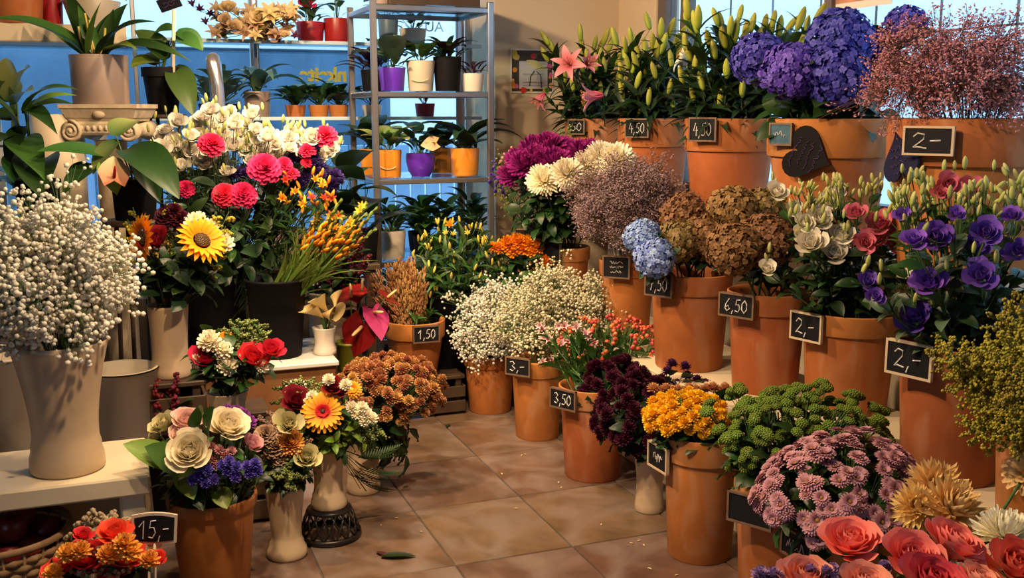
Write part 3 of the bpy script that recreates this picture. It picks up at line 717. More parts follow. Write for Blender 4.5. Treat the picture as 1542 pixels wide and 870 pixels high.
def sprays(pt, dome, n, per, kinds, size, label, group, name, cat, leaf=('mumleaf', None, 5, .06), zlo=-.1, spread=.05, stem_m=None, lift=.5, disc=None, rn=None, fk=.72):
    """mass of branching cut stems; each stem is a thing with several heads, a branching stem and leaves"""
    rn = rn or random
    for tip in dome.pts(n, zlo):
        b = foot(pt, fk); s_ = Stem(name, label, cat, group, b, b + (tip - b) * .93, .0026, stem_m)
        N_ = dome.nrm(tip)
        for k in range(per):
            u = N_.orthogonal().normalized(); v = N_.cross(u); a = k * GA * 1.3 + rn.uniform(0, 1); rr = spread * math.sqrt((k + .3) / per)
            wp = tip + (u * math.cos(a) + v * math.sin(a)) * rr + N_ * rn.uniform(-.012, .012)
            fc = (dome.nrm(wp) * (1 - lift) + Vector((0, 0, 1)) * lift + Vector((rn.uniform(-.2, .2), rn.uniform(-.2, .2), 0)))
            me = kinds[rn.randrange(len(kinds))]
            h = s_.branch('flower_head', me() if callable(me) else me, wp, fc, size * rn.uniform(.8, 1.15), stem_m)
            if disc: ob('disc', disc, h, T(0, 0, .05))
        lk, lm, ln, ls = leaf
        s_.leaves(lk, lm or g_dark, ln, ls)
def cloud(name, label, cat, pt_c, dome, n, size, m, stem_m, nst=26, kind='ball', inner=.45, zlo=-.6, seed=1, clump=6, csp=.03):
    """airy mass of tiny blossoms on hair-thin stems (too many to count)"""
    rn = random.Random(seed); t_ = thing(name, label, cat, pt_c)
    fl = MB(); st_ = MB(); c0 = Vector(pt_c); tips = []
    for i in range(n // clump):
        z = rn.uniform(zlo, 1); rr = math.sqrt(1 - z * z); a = rn.uniform(0, 2 * PI); k = (inner + (1 - inner) * rn.random() ** .55) * (1 + .16 * math.sin(3 * a + 4 * z + seed) + .10 * math.sin(5 * a - 6 * z + 2 * seed)) * (1.18 if rn.random() < .07 else .97)
        tips.append(dome.c + Vector((dome.r.x * rr * math.cos(a), dome.r.y * rr * math.sin(a), dome.r.z * z)) * k)
    mains = []
    for p in dome.pts(nst, -.3, 1, .05, rn):
        q = dome.c + (p - dome.c) * .55; a = c0 + Vector((rn.uniform(-.03, .03), rn.uniform(-.03, .03), 0))
        mains.append(q); st_.tube([a - c0, (a * .5 + q * .5) - c0, q - c0], .0016, 3, False)
    for p in tips:
        q = min(mains, key=lambda w_: (w_ - p).length_squared); mid = q * .45 + p * .55 + Vector((0, 0, .006))
        st_.tube([q - c0, mid - c0, p - c0], .0007, 3, False)
        for j in range(clump):
            e = p + Vector((rn.gauss(0, csp), rn.gauss(0, csp), rn.gauss(0, csp * .8)))
            if e.z < c0.z - .04: continue
            if j % 2 == 0: st_.tube([mid - c0, e - c0], .0005, 3, False)
            r_ = size * rn.uniform(.7, 1.25); tv = rn.random()
            if kind == 'ball': fl.ball(r_, 5, 3, T(e - c0) @ RX(tv * 3) @ SC(1, 1, .85), t=tv)
            else:
                M = T(e - c0) @ Euler((rn.uniform(0, 6), rn.uniform(0, 6), rn.uniform(0, 6))).to_matrix().to_4x4()
                fl.ball(r_, 4, 2, M @ SC(.55, .55, 1.3), t=tv)
    tag(part('blossoms', fl, m, t_, kind == 'ball'), kind='stuff'); tag(part('stems', st_, stem_m, t_), kind='stuff')
    return t_
def toward(p, up=.3, side=(0, 0, 0)): return (Vector((0, 0, EYE)) - Vector(p)).normalized() + Vector((0, 0, up)) + Vector(side)
# ================================================================= flowers on the right
def jit(a): return Vector((random.uniform(-a, a), random.uniform(-a, a), random.uniform(-a, a)))
# ---- lilies on the upper step
p_bud = petm('lily_bud', (.26, .33, .035), (.42, .40, .06), var=.15, rough=.45); p_pinkl = petm('pink_lily', (.62, .10, .18), (.80, .30, .34)); p_whitel = petm('white_lily', (.75, .72, .45), (.85, .80, .66)); p_sta = mat('stamen', (.35, .16, .04), var=.1)
LB = {'T1': [(828, 50), (836, 62), (875, 44), (889, 84), (903, 80), (908, 50), (894, 58), (920, 88), (934, 74), (915, 62), (878, 66), (900, 66)],
      'T2': [(952, 48), (943, 60), (930, 52), (979, 25), (973, 64), (962, 71), (967, 104), (995, 37), (1006, 38), (995, 62), (984, 58), (948, 84), (1022, 44), (1014, 62), (1000, 84), (938, 92)],
      'T3': [(1037, 8), (1052, 22), (1046, 30), (1033, 55), (1082, 18), (1088, 28), (1073, 57), (1112, 12), (1099, 32), (1106, 44), (1131, 28), (1122, 40), (1163, 20), (1150, 30), (1183, 28), (1172, 38), (1225, 18), (1212, 30), (1105, 80), (1060, 70), (1094, 62), (1140, 48), (1200, 24)]}
lil = {'T1': (T1, 'lily stem with green buds in the pink lily pot', 'lily stems in the pink lily pot'), 'T2': (T2, 'lily stem with yellow-green buds in the lily pot with the leaf shadow', 'lily stems in the 4,50 pot with the leaf shadow'), 'T3': (T3, 'tall lily stem with green buds beside the hydrangeas', 'lily stems beside the hydrangeas')}
for k, (pt, lab, grp) in lil.items():
    D0 = DEP(pt['c']); L_ = LB[k]
    for i in range(0, len(L_), 2):
        grpb = L_[i:i + 2]; dd = D0 + random.uniform(-.16, .16)
        pts = [P(x, y + 6, dd + random.uniform(-.04, .04)) for x, y in grpb]; tip = sum(pts, Vector()) / len(pts) - Vector((0, 0, .05))
        s_ = Stem('lily_stem', lab, 'lily', grp, foot(pt, .6), tip, .004, g_stemd)
        for p_ in pts + [tip + jit(.035) + Vector((0, 0, -.02))]:
            out = (p_ - pt['c']); out.z = 0; s_.branch('bud', H('bud', p_bud), p_ - Vector((0, 0, .045)), Vector((0, 0, 1)) + out.normalized() * .35 + jit(.25), random.uniform(.085, .115), g_stemd, .9)
        s_.leaves('lance', g_dark, 15, .19, .42, .98, .4)
    for q in Dome(pt['top'] + Vector((0, 0, .12)), pt['r'] * 1.0, pt['r'] * 1.0, .16).pts(24, -.8, .7):
        s_ = Stem('lily_stem', lab, 'lily', grp, foot(pt, .6), q, .004, g_stemd)
        s_.branch('bud', H('bud', p_bud), q + Vector((0, 0, .02)), Vector((0, 0, 1)) + jit(.3), .09, g_stemd, .9); s_.leaves('lance', g_deep, 12, .18, .35, .98, .25)
def open_lily(pt, px, py, d, size, fc, mm, lab, kind='lily'):
    p_ = P(px, py, d); s_ = Stem('open_lily', lab, 'lily', 'open lilies', foot(pt, .7), p_ - Vector(fc).normalized() * .03, .0035, g_stemd)
    h = s_.head('petals', H(kind, mm), size, fc); ob('stamens', H('stamen', p_sta), h); s_.leaves('lance', g_dark, 6, .12, .5, .9, .3)
c1 = DEP(T1['c'])
open_lily(T1, 858, 97, c1 - .35, .17, toward(P(858, 97, 5)) + RT * -.3, p_pinkl, 'pink star lily wide open beside the flower card on the wall')
open_lily(T1, 884, 96, c1 - .30, .17, toward(P(884, 96, 5)) + RT * .6, p_pinkl, 'pink star lily half turned away next to the widest open one', 'lilyh')
open_lily(T1, 900, 144, c1 - .38, .24, RT * -1 + Vector((0, 0, -.1)), p_pinkl, 'pink trumpet lily pointing sideways just above the pot rim', 'lilyh')
open_lily(T1, 815, 146, c1 - .2, .17, RT * -.5 + Vector((0, 0, -.7)) - FW * .3, p_pinkl, 'pink lily drooping below the flower card', 'lilyh')
open_lily(T2, 1034, 86, DEP(T2['c']) - .3, .15, RT * -1 + Vector((0, 0, .5)), p_whitel, 'single white star lily among the green buds', 'lily')
# ---- purple hydrangeas
p_hyd = petm('purple_hydrangea', (.035, .015, .30), (.20, .16, .66), p=1.3, var=.15)
D0 = DEP(T4['c'])
for x, y, sz, dz, lab in [(1143, 76, 88, -.05, 'deep blue-purple hydrangea head next to the lily buds'), (1192, 94, 96, -.18, 'violet hydrangea head leaning out over the blue slate'), (1266, 48, 106, .02, 'large purple hydrangea head standing highest of the bunch'), (1259, 100, 108, -.22, 'large pale violet hydrangea head in front of the tallest one'),
                         (1322, 62, 70, .12, 'dark purple hydrangea head tucked behind the sea lavender'), (1364, 26, 66, .10, 'small purple hydrangea head rising above the pink sea lavender')]:
    p_ = P(x, y, D0 + dz); s_ = Stem('purple_hydrangea', lab, 'hydrangea', 'purple hydrangeas', foot(T4, .6), p_ - Vector((0, 0, .03)), .0045)
    s_.head('flower_head', H('hydra', p_hyd), sz * (D0 + dz) / FPX, toward(p_, .9)); s_.leaves('broad', g_dark, 8, .15, .45, .9, .5)
for k in range(12):
    a = k * GA; q = T4['top'] + Vector((math.cos(a) * T4['r'] * .9, math.sin(a) * T4['r'] * .9, random.uniform(.02, .12))); s_ = Stem('hydrangea_greenery', 'leafy hydrangea stem hanging over the rim of the purple hydrangea pot', 'foliage', 'leafy hydrangea stems', foot(T4, .7), q, .003); s_.leaves('broad', g_dark, 4, .13, .6, 1.0, .1)
# ---- sea lavender clouds
p_sea = mat('pink_sea_lavender', (.34, .10, .13), (.62, .30, .34), rough=.8, var=0); p_seab = mat('brown_sea_lavender', (.14, .085, .095), (.36, .25, .27), rough=.85, var=0)
d5 = DEP(T5['c'])
cloud('pink_sea_lavender', 'big airy bunch of dusty pink sea lavender in the large pot', 'sea lavender', T5['c'] + Vector((0, 0, .25)), box_dome(1288, 1600, 18, 205, d5 - .05, .30), 13000, .0050, p_sea, g_brown, 60, 'fleck', .12, -.92, 3, 14, .016)
d2 = DEP(M2['c'])
cloud('brown_sea_lavender', 'airy bunch of dried brown-mauve sea lavender in a small pot', 'sea lavender', M2['c'] + Vector((0, 0, .15)), box_dome(852, 1046, 236, 388, d2 - .12, .26), 15000, .0055, p_seab, g_brown, 50, 'fleck', .3, -.6, 4, 14, .018)
# ---- magenta and white chrysanthemums
p_mag = petm('magenta_mum', (.17, .004, .10), (.28, .014, .17)); p_wmum = petm('white_mum', (.72, .62, .36), (.90, .84, .66), p=.7)
D0 = DEP(M1['c']) - .15
for x, y, sz in [(809, 241, 48), (826, 221, 46), (805, 226, 46), (836, 243, 44), (855, 229, 44), (875, 229, 40), (771, 262, 38), (889, 226, 36), (788, 246, 40), (846, 222, 38), (780, 238, 34)]:
    p_ = P(x, y, D0 + random.uniform(-.1, .12)); s_ = Stem('magenta_chrysanthemum', 'magenta chrysanthemum in the pots by the beige wall', 'chrysanthemum', 'magenta chrysanthemums', foot(M1, .8), p_ - Vector((0, 0, .01)), .003, g_stemd)
    s_.head('flower_head', H('mum', p_mag), sz * D0 / FPX * 1.1, toward(p_, 1.0)); s_.leaves('mumleaf', g_dark, 8, .09, .3, .92, .3)
for x, y, sz in [(818, 269, 46), (853, 259, 46), (884, 245, 42), (906, 235, 48), (928, 238, 48), (860, 272, 28), (838, 264, 36), (944, 240, 30)]:
    p_ = P(x, y, D0 - .16 + random.uniform(-.04, .04)); s_ = Stem('white_chrysanthemum', 'white spider chrysanthemum in front of the magenta ones', 'chrysanthemum', 'white spider chrysanthemums', foot(M1, .8), p_ - Vector((0, 0, .01)), .003, g_stemd)
    s_.head('flower_head', H('spider', p_wmum), sz * D0 / FPX, toward(p_, .7)); s_.leaves('mumleaf', g_dark, 8, .09, .3, .92, .3)
for q in Dome(P(815, 305, D0 + .05), .16, .16, .14).pts(22, -.6, .8):
    s_ = Stem('chrysanthemum_greenery', 'leafy chrysanthemum stem below the magenta and white heads', 'foliage', 'leafy chrysanthemum stems by the wall', foot(M1, .8), q, .002, g_stemd); s_.leaves('mumleaf', g_dark, 7, .09, .4, 1, .2)
# ---- delphinium and stock spires by the wall
p_del = petm('violet_delphinium', (.07, .03, .34), (.16, .09, .5)); p_sto = petm('pink_stock', (.6, .25, .22), (.75, .42, .36)); p_gb = petm('green_buds', (.20, .24, .07), (.36, .38, .14))
def spire(pt, px, py0, py1, d, hm, n, sz, name, label, cat, group, lean=0):
    tip = P(px, py0, d); bot = P(px - lean, py1, d); s_ = Stem(name, label, cat, group, foot(pt, .7), tip, .002)
    ax = tip - bot
    for k in range(n):
        q = k / (n - 1); a = k * GA; wp = bot + ax * q + Vector((math.cos(a), math.sin(a), 0)) * sz * .8 * (1 - .6 * q)
        s_.branch('floret', H('pom' if q < .7 else 'ball', hm), wp, Vector((math.cos(a), math.sin(a), .5)), sz * (1 - .55 * q), None, .6 + .3 * q, .0008)
    s_.leaves('lance', g_mid, 5, .08, .4, .8, .4)
for x, a, b in [(744, 243, 278), (818, 202, 225), (752, 262, 292)]: spire(M0, x, a, b, DEP(M0['c']) - .1, p_del, 10, .028, 'violet_delphinium', 'violet delphinium spire leaning out beside the beige wall', 'delphinium', 'violet delphiniums')
for x, a, b in [(768, 222, 262), (757, 232, 275), (778, 228, 255)]: spire(M0, x, a, b, DEP(M0['c']) - .05, p_sto, 9, .034, 'pink_stock', 'pale pink stock spire beside the violet delphiniums', 'stock flower', 'pale pink stocks')
for x, a, b in [(750, 225, 300), (760, 250, 320), (845, 195, 222), (858, 188, 215), (835, 205, 225), (765, 290, 330)]: spire(M0, x, a, b, DEP(M0['c']) - .15, p_gb, 12, .02, 'green_bud_spire', 'slender spire of green buds by the beige wall', 'flower spire', 'green bud spires')
# ---- brown and blue hydrangeas on the lower step
p_hb = petm('brown_hydrangea', (.16, .085, .028), (.36, .20, .09), p=1.2, var=.15); p_hg = petm('brown_green_hydrangea', (.22, .20, .05), (.34, .22, .10), var=.15); p_hl = petm('blue_hydrangea', (.12, .16, .62), (.42, .58, .85), p=.8)
d3 = DEP(M3['c']); d4 = DEP(M4['c'])
for pt, x, y, sz, dz, mm, lab in [(M3, 1030, 312, 76, .05, p_hb, 'dried brown hydrangea head above the blue hydrangeas'), (M3, 1022, 352, 72, -.10, p_hg, 'greenish brown dried hydrangea head touching the blue hydrangea'), (M3, 1062, 345, 78, -.08, p_hb, 'dried brown hydrangea head between the two slates'),
                              (M4, 1104, 305, 84, .08, p_hb, 'brown hydrangea head at the back of the 6,50 pot'), (M4, 1106, 362, 92, -.16, p_hb, 'large brown hydrangea head over the 6,50 slate'), (M4, 1156, 350, 96, -.10, p_hb, 'brown hydrangea head next to the white lisianthus'), (M4, 1150, 300, 70, .10, p_hg, 'green-tinged brown hydrangea head behind the others in the 6,50 pot'),
                              (M3, 968, 346, 62, -.16, p_hl, 'lavender-blue hydrangea head beside the dried sea lavender'), (M3, 986, 376, 68, -.24, p_hl, 'sky-blue hydrangea head hanging over the 7,50 slate')]:
    d = DEP(pt['c']) + dz; p_ = P(x, y, d); nm = 'blue_hydrangea' if mm is p_hl else 'brown_hydrangea'
    s_ = Stem(nm, lab, 'hydrangea', nm.replace('_', ' ') + 's', foot(pt, .6), p_ - Vector((0, 0, .03)), .004, g_stemd)
    s_.head('flower_head', H('hydra', mm), sz * d / FPX, toward(p_, .6)); s_.leaves('broad', g_deep, 7, .10, .6, .92, .6)
for pt in (M3, M4):
    for k in range(9):
        a = k * GA; q = pt['top'] + Vector((math.cos(a) * pt['r'] * .5, math.sin(a) * pt['r'] * .5, random.uniform(.04, .10))); s_ = Stem('hydrangea_greenery', 'leafy hydrangea stem under the brown hydrangea heads', 'foliage', 'leafy stems under brown hydrangeas', foot(pt, .7), q, .003, g_stemd); s_.leaves('broad', g_deep, 4, .09, .7, 1.0, .4)
# ---- lisianthus
p_lw = petm('white_lisianthus', (.62, .60, .34), (.86, .80, .66), p=.6); p_lp = petm('purple_lisianthus', (.08, .02, .26), (.20, .09, .52), p=.7); p_lk = petm('pink_lisianthus', (.60, .30, .16), (.70, .14, .22), p=.6); p_lb = petm('lisianthus_bud', (.28, .36, .06), (.60, .56, .22), var=.15)
def lis(pt, x, y, sz, mm, name, label, group, d, kind='liz', fc=None):
    p_ = P(x, y, d); s_ = Stem(name, label, 'lisianthus', group, foot(pt, .7), p_ - Vector((0, 0, sz * d / FPX * .35)), .0024, g_stem)
    s_.head('flower_head', H(kind, mm), sz * d / FPX * 1.15, fc or toward(p_, .55, jit(.35)))
    for k in range(2):
        w_ = p_ + Vector((random.uniform(-.05, .05), random.uniform(-.05, .05), random.uniform(.0, .05))); s_.branch('bud', H('lizbud', p_lb), w_, Vector((0, 0, 1)) + jit(.3), random.uniform(.03, .04), None, .75, .0009)
    s_.leaves('ovate', g_dark if random.random() < .6 else g_grey, 7, .07, .35, .88, .6)
d5, d6 = DEP(M5['c']), DEP(M6['c'])
for x, y, sz in [(1233, 323, 34), (1222, 358, 40), (1257, 373, 36), (1270, 348, 32), (1253, 294, 30), (1209, 329, 26), (1259, 284, 26), (1206, 346, 24), (1153, 400, 24), (1168, 284, 28), (1240, 300, 26), (1440, 302, 20), (1196, 310, 22)]:
    lis(M5, x, y, sz, p_lw, 'white_lisianthus', 'white lisianthus stem in the pot of white and pink lisianthus', 'white lisianthus stems', d5 + (.12 if y < 315 else -.12) + random.uniform(-.04, .04), 'rosebud' if random.random() < .8 else 'lizc')
for x, y, sz in [(1328, 329, 40), (1355, 353, 40), (1323, 350, 32), (1291, 314, 30), (1302, 355, 32), (1428, 267, 34), (1460, 271, 34), (1414, 283, 22), (1345, 340, 26)]:
    lis(M5 if y > 300 else M6, x, y, sz, p_lk, 'pink_lisianthus', 'pink ruffled lisianthus stem between the white and the purple ones', 'pink lisianthus stems', (d5 - .12 if y > 300 else d6 + .1) + random.uniform(-.03, .03), 'liz')
for x, y, sz in [(1407, 344, 44), (1378, 355, 36), (1487, 340, 42), (1466, 361, 36), (1479, 404, 46), (1405, 415, 48), (1381, 468, 46), (1304, 417, 30), (1532, 370, 36), (1527, 319, 28), (1440, 317, 24), (1316, 440, 26), (1360, 318, 22)]:
    lis(M6, x, y, sz, p_lp, 'purple_lisianthus', 'purple ruffled lisianthus stem in the lower step pot', 'purple lisianthus stems', d6 - .15 + random.uniform(-.06, .06), 'liz')
for k in range(58):
    x = random.uniform(1190, 1540); top = 276 + 10 * math.sin(x / 37) - (14 if 1265 < x < 1305 else 0); y = top + random.random() ** 1.6 * 58
    pt = M5 if x < 1345 else M6; d = DEP(pt['c']) + random.uniform(-.12, .16); p_ = P(x, y, d)
    s_ = Stem('lisianthus_bud_stem', 'lisianthus stem of yellow-green buds above the open flowers', 'lisianthus', 'lisianthus bud stems', foot(pt, .7), p_, .002, g_stem)
    s_.head('bud', H('lizbud', p_lb), random.uniform(.03, .044), Vector((0, 0, 1)) + jit(.5))
    for j in range(3): s_.branch('bud', H('lizbud', p_lb), p_ + jit(.03) + Vector((0, 0, -.01)), Vector((0, 0, 1)) + jit(.7), random.uniform(.026, .04), None, .82, .0009)
    s_.leaves('ovate', g_dark if k % 3 else g_mid, 6, .06, .3, .9, .6)
for pt, dd in ((M5, d5), (M6, d6)):
    for q in Dome(pt['top'] + Vector((-.02, 0, .16)), pt['r'] * 1.05, pt['r'] * 1.05, .15).pts(20, -.75, .6):
        s_ = Stem('lisianthus_greenery', 'leafy lisianthus stem below the flowers', 'foliage', 'leafy lisianthus stems', foot(pt, .75), q, .002, g_stemd); s_.leaves('ovate', g_dark if random.random() < .4 else g_deep, 8, .08, .3, 1, .4)
# ---- gypsophila clouds
p_gyp = mat('gypsophila_white', (.62, .58, .46), (.86, .84, .78), rough=.7, var=0, transl=.2); p_gypc = mat('gypsophila_cream', (.50, .46, .28), (.80, .74, .54), rough=.7, var=0, transl=.2)
df1, df2 = DEP(F1['c']), DEP(F2['c'])
cloud('gypsophila_bunch', 'white gypsophila bunch in the floor pot nearest the dark crate', 'gypsophila', F1['c'] + Vector((0, 0, .2)), box_dome(686, 812, 420, 578, df1 - .05, .20), 5200, .0066, p_gyp, g_stem, 30, 'ball', .45, -.6, 5, 8, .018)
cloud('gypsophila_bunch', 'cream-tinted gypsophila bunch in the floor pot priced 3,-', 'gypsophila', F2['c'] + Vector((0, 0, .25)), box_dome(740, 946, 402, 566, df2 + .12, .28), 7000, .0064, p_gypc, g_stem, 36, 'ball', .4, -.5, 6, 8, .02)
# ---- red berries and pink alstroemeria
p_ber = mat('red_berry', (.42, .035, .018), (.58, .12, .06), rough=.3, var=.2); p_als = petm('pale_pink_alstroemeria', (.55, .16, .24), (.80, .62, .58))
dn = Dome(P(918, 520, df2 - .18), .24, .20, .12)
sprays(F3, dn, 26, 9, [H('ball', p_ber)], .019, 'stem of red berries behind the burgundy chrysanthemums', 'red berry stems', 'berry_stem', 'berries', ('ovate', g_mid, 7, .07), -.1, .045)
for x, y in [(818, 498), (826, 512), (850, 492), (868, 494), (860, 515), (882, 505), (864, 530), (878, 540), (830, 545), (895, 520), (845, 520)]:
    p_ = P(x, y, df2 - .33); s_ = Stem('pink_alstroemeria', 'pale pink and white alstroemeria stem beside the red berries', 'alstroemeria', 'pale pink alstroemerias', foot(F3, .8), p_, .0022)
    s_.head('flower_head', H('lilyh', p_als), .06, toward(p_, .8, jit(.4))); s_.branch('flower_head', H('lilyh', p_als), p_ + jit(.03), toward(p_, .4, jit(.5)), .05); s_.leaves('lance', g_mid, 8, .10, .3, .95, .4)
# ---- burgundy chrysanthemums
p_bur = petm('burgundy_mum', (.030, .003, .011), (.065, .007, .025))
d3_ = DEP(F3['c'])
pom = lambda m_: (lambda: H('pom', m_))
sprays(F3, Dome(P(930, 600, d3_ - .0), .16, .16, .15), 28, 6, [pom(p_bur)], .046, 'burgundy spray chrysanthemum in the floor pot priced 3,50', 'burgundy chrysanthemums in the pot', 'burgundy_chrysanthemum', 'chrysanthemum', ('mumleaf', g_deep, 7, .08), -.6, .06)
sprays(dict(c=V7['c'], r=.04, h=V7['h']), Dome(P(962, 625, DEP(V7['c'])), .15, .14, .14), 20, 6, [pom(p_bur)], .046, 'burgundy spray chrysanthemum in the white hourglass vase', 'burgundy chrysanthemums in the vase', 'burgundy_chrysanthemum', 'chrysanthemum', ('mumleaf', g_deep, 7, .08), -.6, .06, fk=.8)
p_dpur = petm('dark_plum_mum', (.05, .008, .05), (.10, .02, .10))
for x, y in [(1012, 548), (1032, 552), (1005, 560), (1035, 566), (1050, 572), (1062, 578), (1020, 578), (1048, 586)]:
    p_ = P(x, y, DEP(V7['c']) + .18); s_ = Stem('plum_chrysanthemum', 'dark plum chrysanthemum showing against the cream step', 'chrysanthemum', 'dark plum chrysanthemums', foot(dict(c=V7['c'], r=.04, h=V7['h']), .8), p_, .0018, g_stemd); s_.head('flower_head', H('pom', p_dpur), .045, (0, 0, 1)); s_.leaves('mumleaf', g_deep, 4, .06, .5, .95)
# ---- yellow, peach, green and mauve chrysanthemums in the near floor pots
p_ye = petm('yellow_mum', (.85, .44, .010), (.90, .54, .020)); p_pe = petm('peach_mum', (.50, .20, .07), (.62, .32, .16)); p_gr = mat('green_button', (.085, .15, .010), (.16, .23, .02), rough=.6, var=.15); p_ma = petm('mauve_daisy', (.30, .10, .16), (.60, .32, .38), p=.6); p_mac = mat('mauve_disc', (.28, .13, .03), (.40, .20, .06), var=.15)
d4f = DEP(F4['c'])
dy4 = Dome(P(1033, 628, d4f), .13, .13, .075)
for p_ in dy4.pts(78, -.25):
    pe = (p_ - dy4.c).dot(FW) > .075
    s_ = Stem('peach_chrysanthemum' if pe else 'yellow_chrysanthemum', 'peach chrysanthemum at the back of the yellow ones' if pe else 'bright yellow chrysanthemum bloom in the floor pot', 'chrysanthemum', 'peach chrysanthemums' if pe else 'yellow chrysanthemums', foot(F4, .7), p_, .0018)
    s_.head('flower_head', H('pom', p_pe if pe else p_ye), random.uniform(.036, .046), dy4.nrm(p_) + Vector((0, 0, .6)) + jit(.2)); s_.leaves('mumleaf', g_dark, 4, .07, .4, .9)
for x in range(984, 1098, 9):
    p_ = P(x, 587 + random.uniform(-5, 5), d4f + .14); s_ = Stem('peach_chrysanthemum', 'peach chrysanthemum at the back of the yellow ones', 'chrysanthemum', 'peach chrysanthemums', foot(F4, .7), p_, .0018); s_.head('flower_head', H('pom', p_pe), .042, (0, 0, 1)); s_.leaves('mumleaf', g_dark, 4, .07, .4, .9)
d5f = DEP(F5['c'])
btn = lambda: H('button', p_gr)
sprays(F5, Dome(P(1215, 660, d5f + .06), .25, .21, .15), 34, 6, [btn], .040, 'green button chrysanthemum stem in the floor pot', 'green button chrysanthemums', 'green_chrysanthemum', 'chrysanthemum', ('mumleaf', g_dark, 7, .075), -.45, .068)
sprays(F5, Dome(P(1130, 640, d5f + .10), .12, .14, .10), 9, 5, [btn], .042, 'green button chrysanthemum stem reaching over the yellow ones', 'green button chrysanthemums over the yellow', 'green_chrysanthemum', 'chrysanthemum', ('mumleaf', g_dark, 6, .075), -.3, .05)
d6f = DEP(F6['c'])
dai = lambda: H('daisy', p_ma)
sprays(F6, Dome(P(1270, 745, d6f), .225, .20, .155), 42, 5, [dai], .042, 'mauve spray chrysanthemum in the floor pot behind the coral roses', 'mauve chrysanthemums', 'mauve_chrysanthemum', 'chrysanthemum', ('mumleaf', g_dark, 8, .08), -.35, .055, disc=cached('mdisc', lambda: disc_mb(.13, .08).mesh('disc', p_mac)), lift=.35)
# ---- coral roses in a black bucket close by
c7 = P(1375, 850, 2.02); c7.z = 0
bk = thing('black_bucket', 'black plastic bucket of coral roses at the near end of the floor pots', 'bucket', c7)
part('body', MB().lathe([(.001, 0), (.10, 0), (.105, .01), (.135, .40), (.142, .405), (.142, .425), (.13, .425), (.125, .3)], 32), m_black, bk)
ROS = dict(c=Vector(c7), r=.12, h=.40, top=Vector((c7.x, c7.y, .4)))
p_cor = petm('coral_rose', (.84, .08, .09), (.92, .26, .22), p=1.3); p_corp = petm('pale_coral_rose', (.80, .30, .16), (.88, .36, .26)); p_str = petm('striped_coral_rose', (.80, .40, .26), (.75, .06, .06), p=.8)
for x, y, sz, d, mm, fc, lab in [(1282, 810, 96, 2.0, p_cor, (-.25, -.25, 1), 'coral rose bud leaning in front of the mauve chrysanthemums'), (1372, 828, 92, 1.95, p_cor, (-.2, -.5, .8), 'bright coral rose beside the dark gap between two roses'), (1428, 816, 100, 2.02, p_cor, (.3, -.4, 1), 'coral rose below the cream spider chrysanthemum'), (1522, 842, 100, 1.9, p_str, (0, -.5, .8), 'coral rose with pale streaked petals under the white chrysanthemum'),
                             (1212, 862, 86, 1.9, p_corp, (-.1, -.3, 1), 'pale salmon rose below the coral bud'), (1302, 872, 86, 1.85, p_corp, (0, -.3, 1), 'creamy salmon rose low among the coral roses'), (1400, 872, 110, 1.83, p_str, (0, -.4, 1), 'salmon striped rose low in the bucket'), (1470, 868, 80, 1.84, p_corp, (.2, -.3, 1), 'small salmon rose beside the streaked rose')]:
    p_ = P(x, y, d); s_ = Stem('coral_rose', lab, 'rose', 'coral roses', foot(ROS, .5), p_ - Vector((0, 0, .03)), .003, g_stemd)
    h = s_.head('flower_head', H('bigrose', mm, 0 if x % 3 else 1), sz * d / FPX * .95, fc); ob('calyx', H('calyx', g_mid), h); s_.leaves('ovate', g_dark, 5, .07, .5, .85)
p_lav = petm('lavender_bits', (.25, .14, .36), (.4, .26, .5))
for x in (1145, 1165, 1230, 1250, 1330): 
    p_ = P(x, 866, 1.9); s_ = Stem('lilac_statice', 'lilac statice sprig beside the salmon roses', 'statice', 'lilac statice sprigs', foot(ROS, .6), p_, .0015); s_.head('flower_head', H('pom', p_lav), .035, (0, 0, 1))
    for j in range(4): s_.branch('flower_head', H('pom', p_lav), p_ + jit(.02), Vector((0, 0, 1)) + jit(.5), .022)
# ---- big cream and white chrysanthemums
p_crm = petm('cream_spider_mum', (.80, .42, .08), (.86, .62, .26), p=.6)
for x, y, sz, d, mm, fc, lab in [(1410, 735, 92, 2.35, p_crm, (-.3, -.6, .7), 'large cream-yellow spider chrysanthemum head'), (1432, 768, 104, 2.25, p_crm, (.1, -.6, .8), 'second large cream-yellow spider chrysanthemum just above the coral rose'), (1382, 765, 76, 2.28, p_crm, (-.5, -.5, .6), 'cream-yellow spider chrysanthemum turned towards the mauve ones'),
                             (1512, 808, 92, 2.1, p_wmum, (0, -.3, 1), 'white spider chrysanthemum above the streaked coral rose'), (1545, 712, 62, 2.4, p_crm, (-.7, -.3, .5), 'pale yellow chrysanthemum alone against the cream step')]:
    p_ = P(x, y, d); s_ = Stem('large_chrysanthemum', lab, 'chrysanthemum', 'large near chrysanthemums', foot(ROS, .6), p_, .004, g_stem); s_.head('flower_head', H(('spider2' if mm is p_crm else 'spider') if y != 712 else 'daisy', mm), sz * d / FPX, fc); s_.leaves('mumleaf', g_mid, 5, .09, .4, .8)
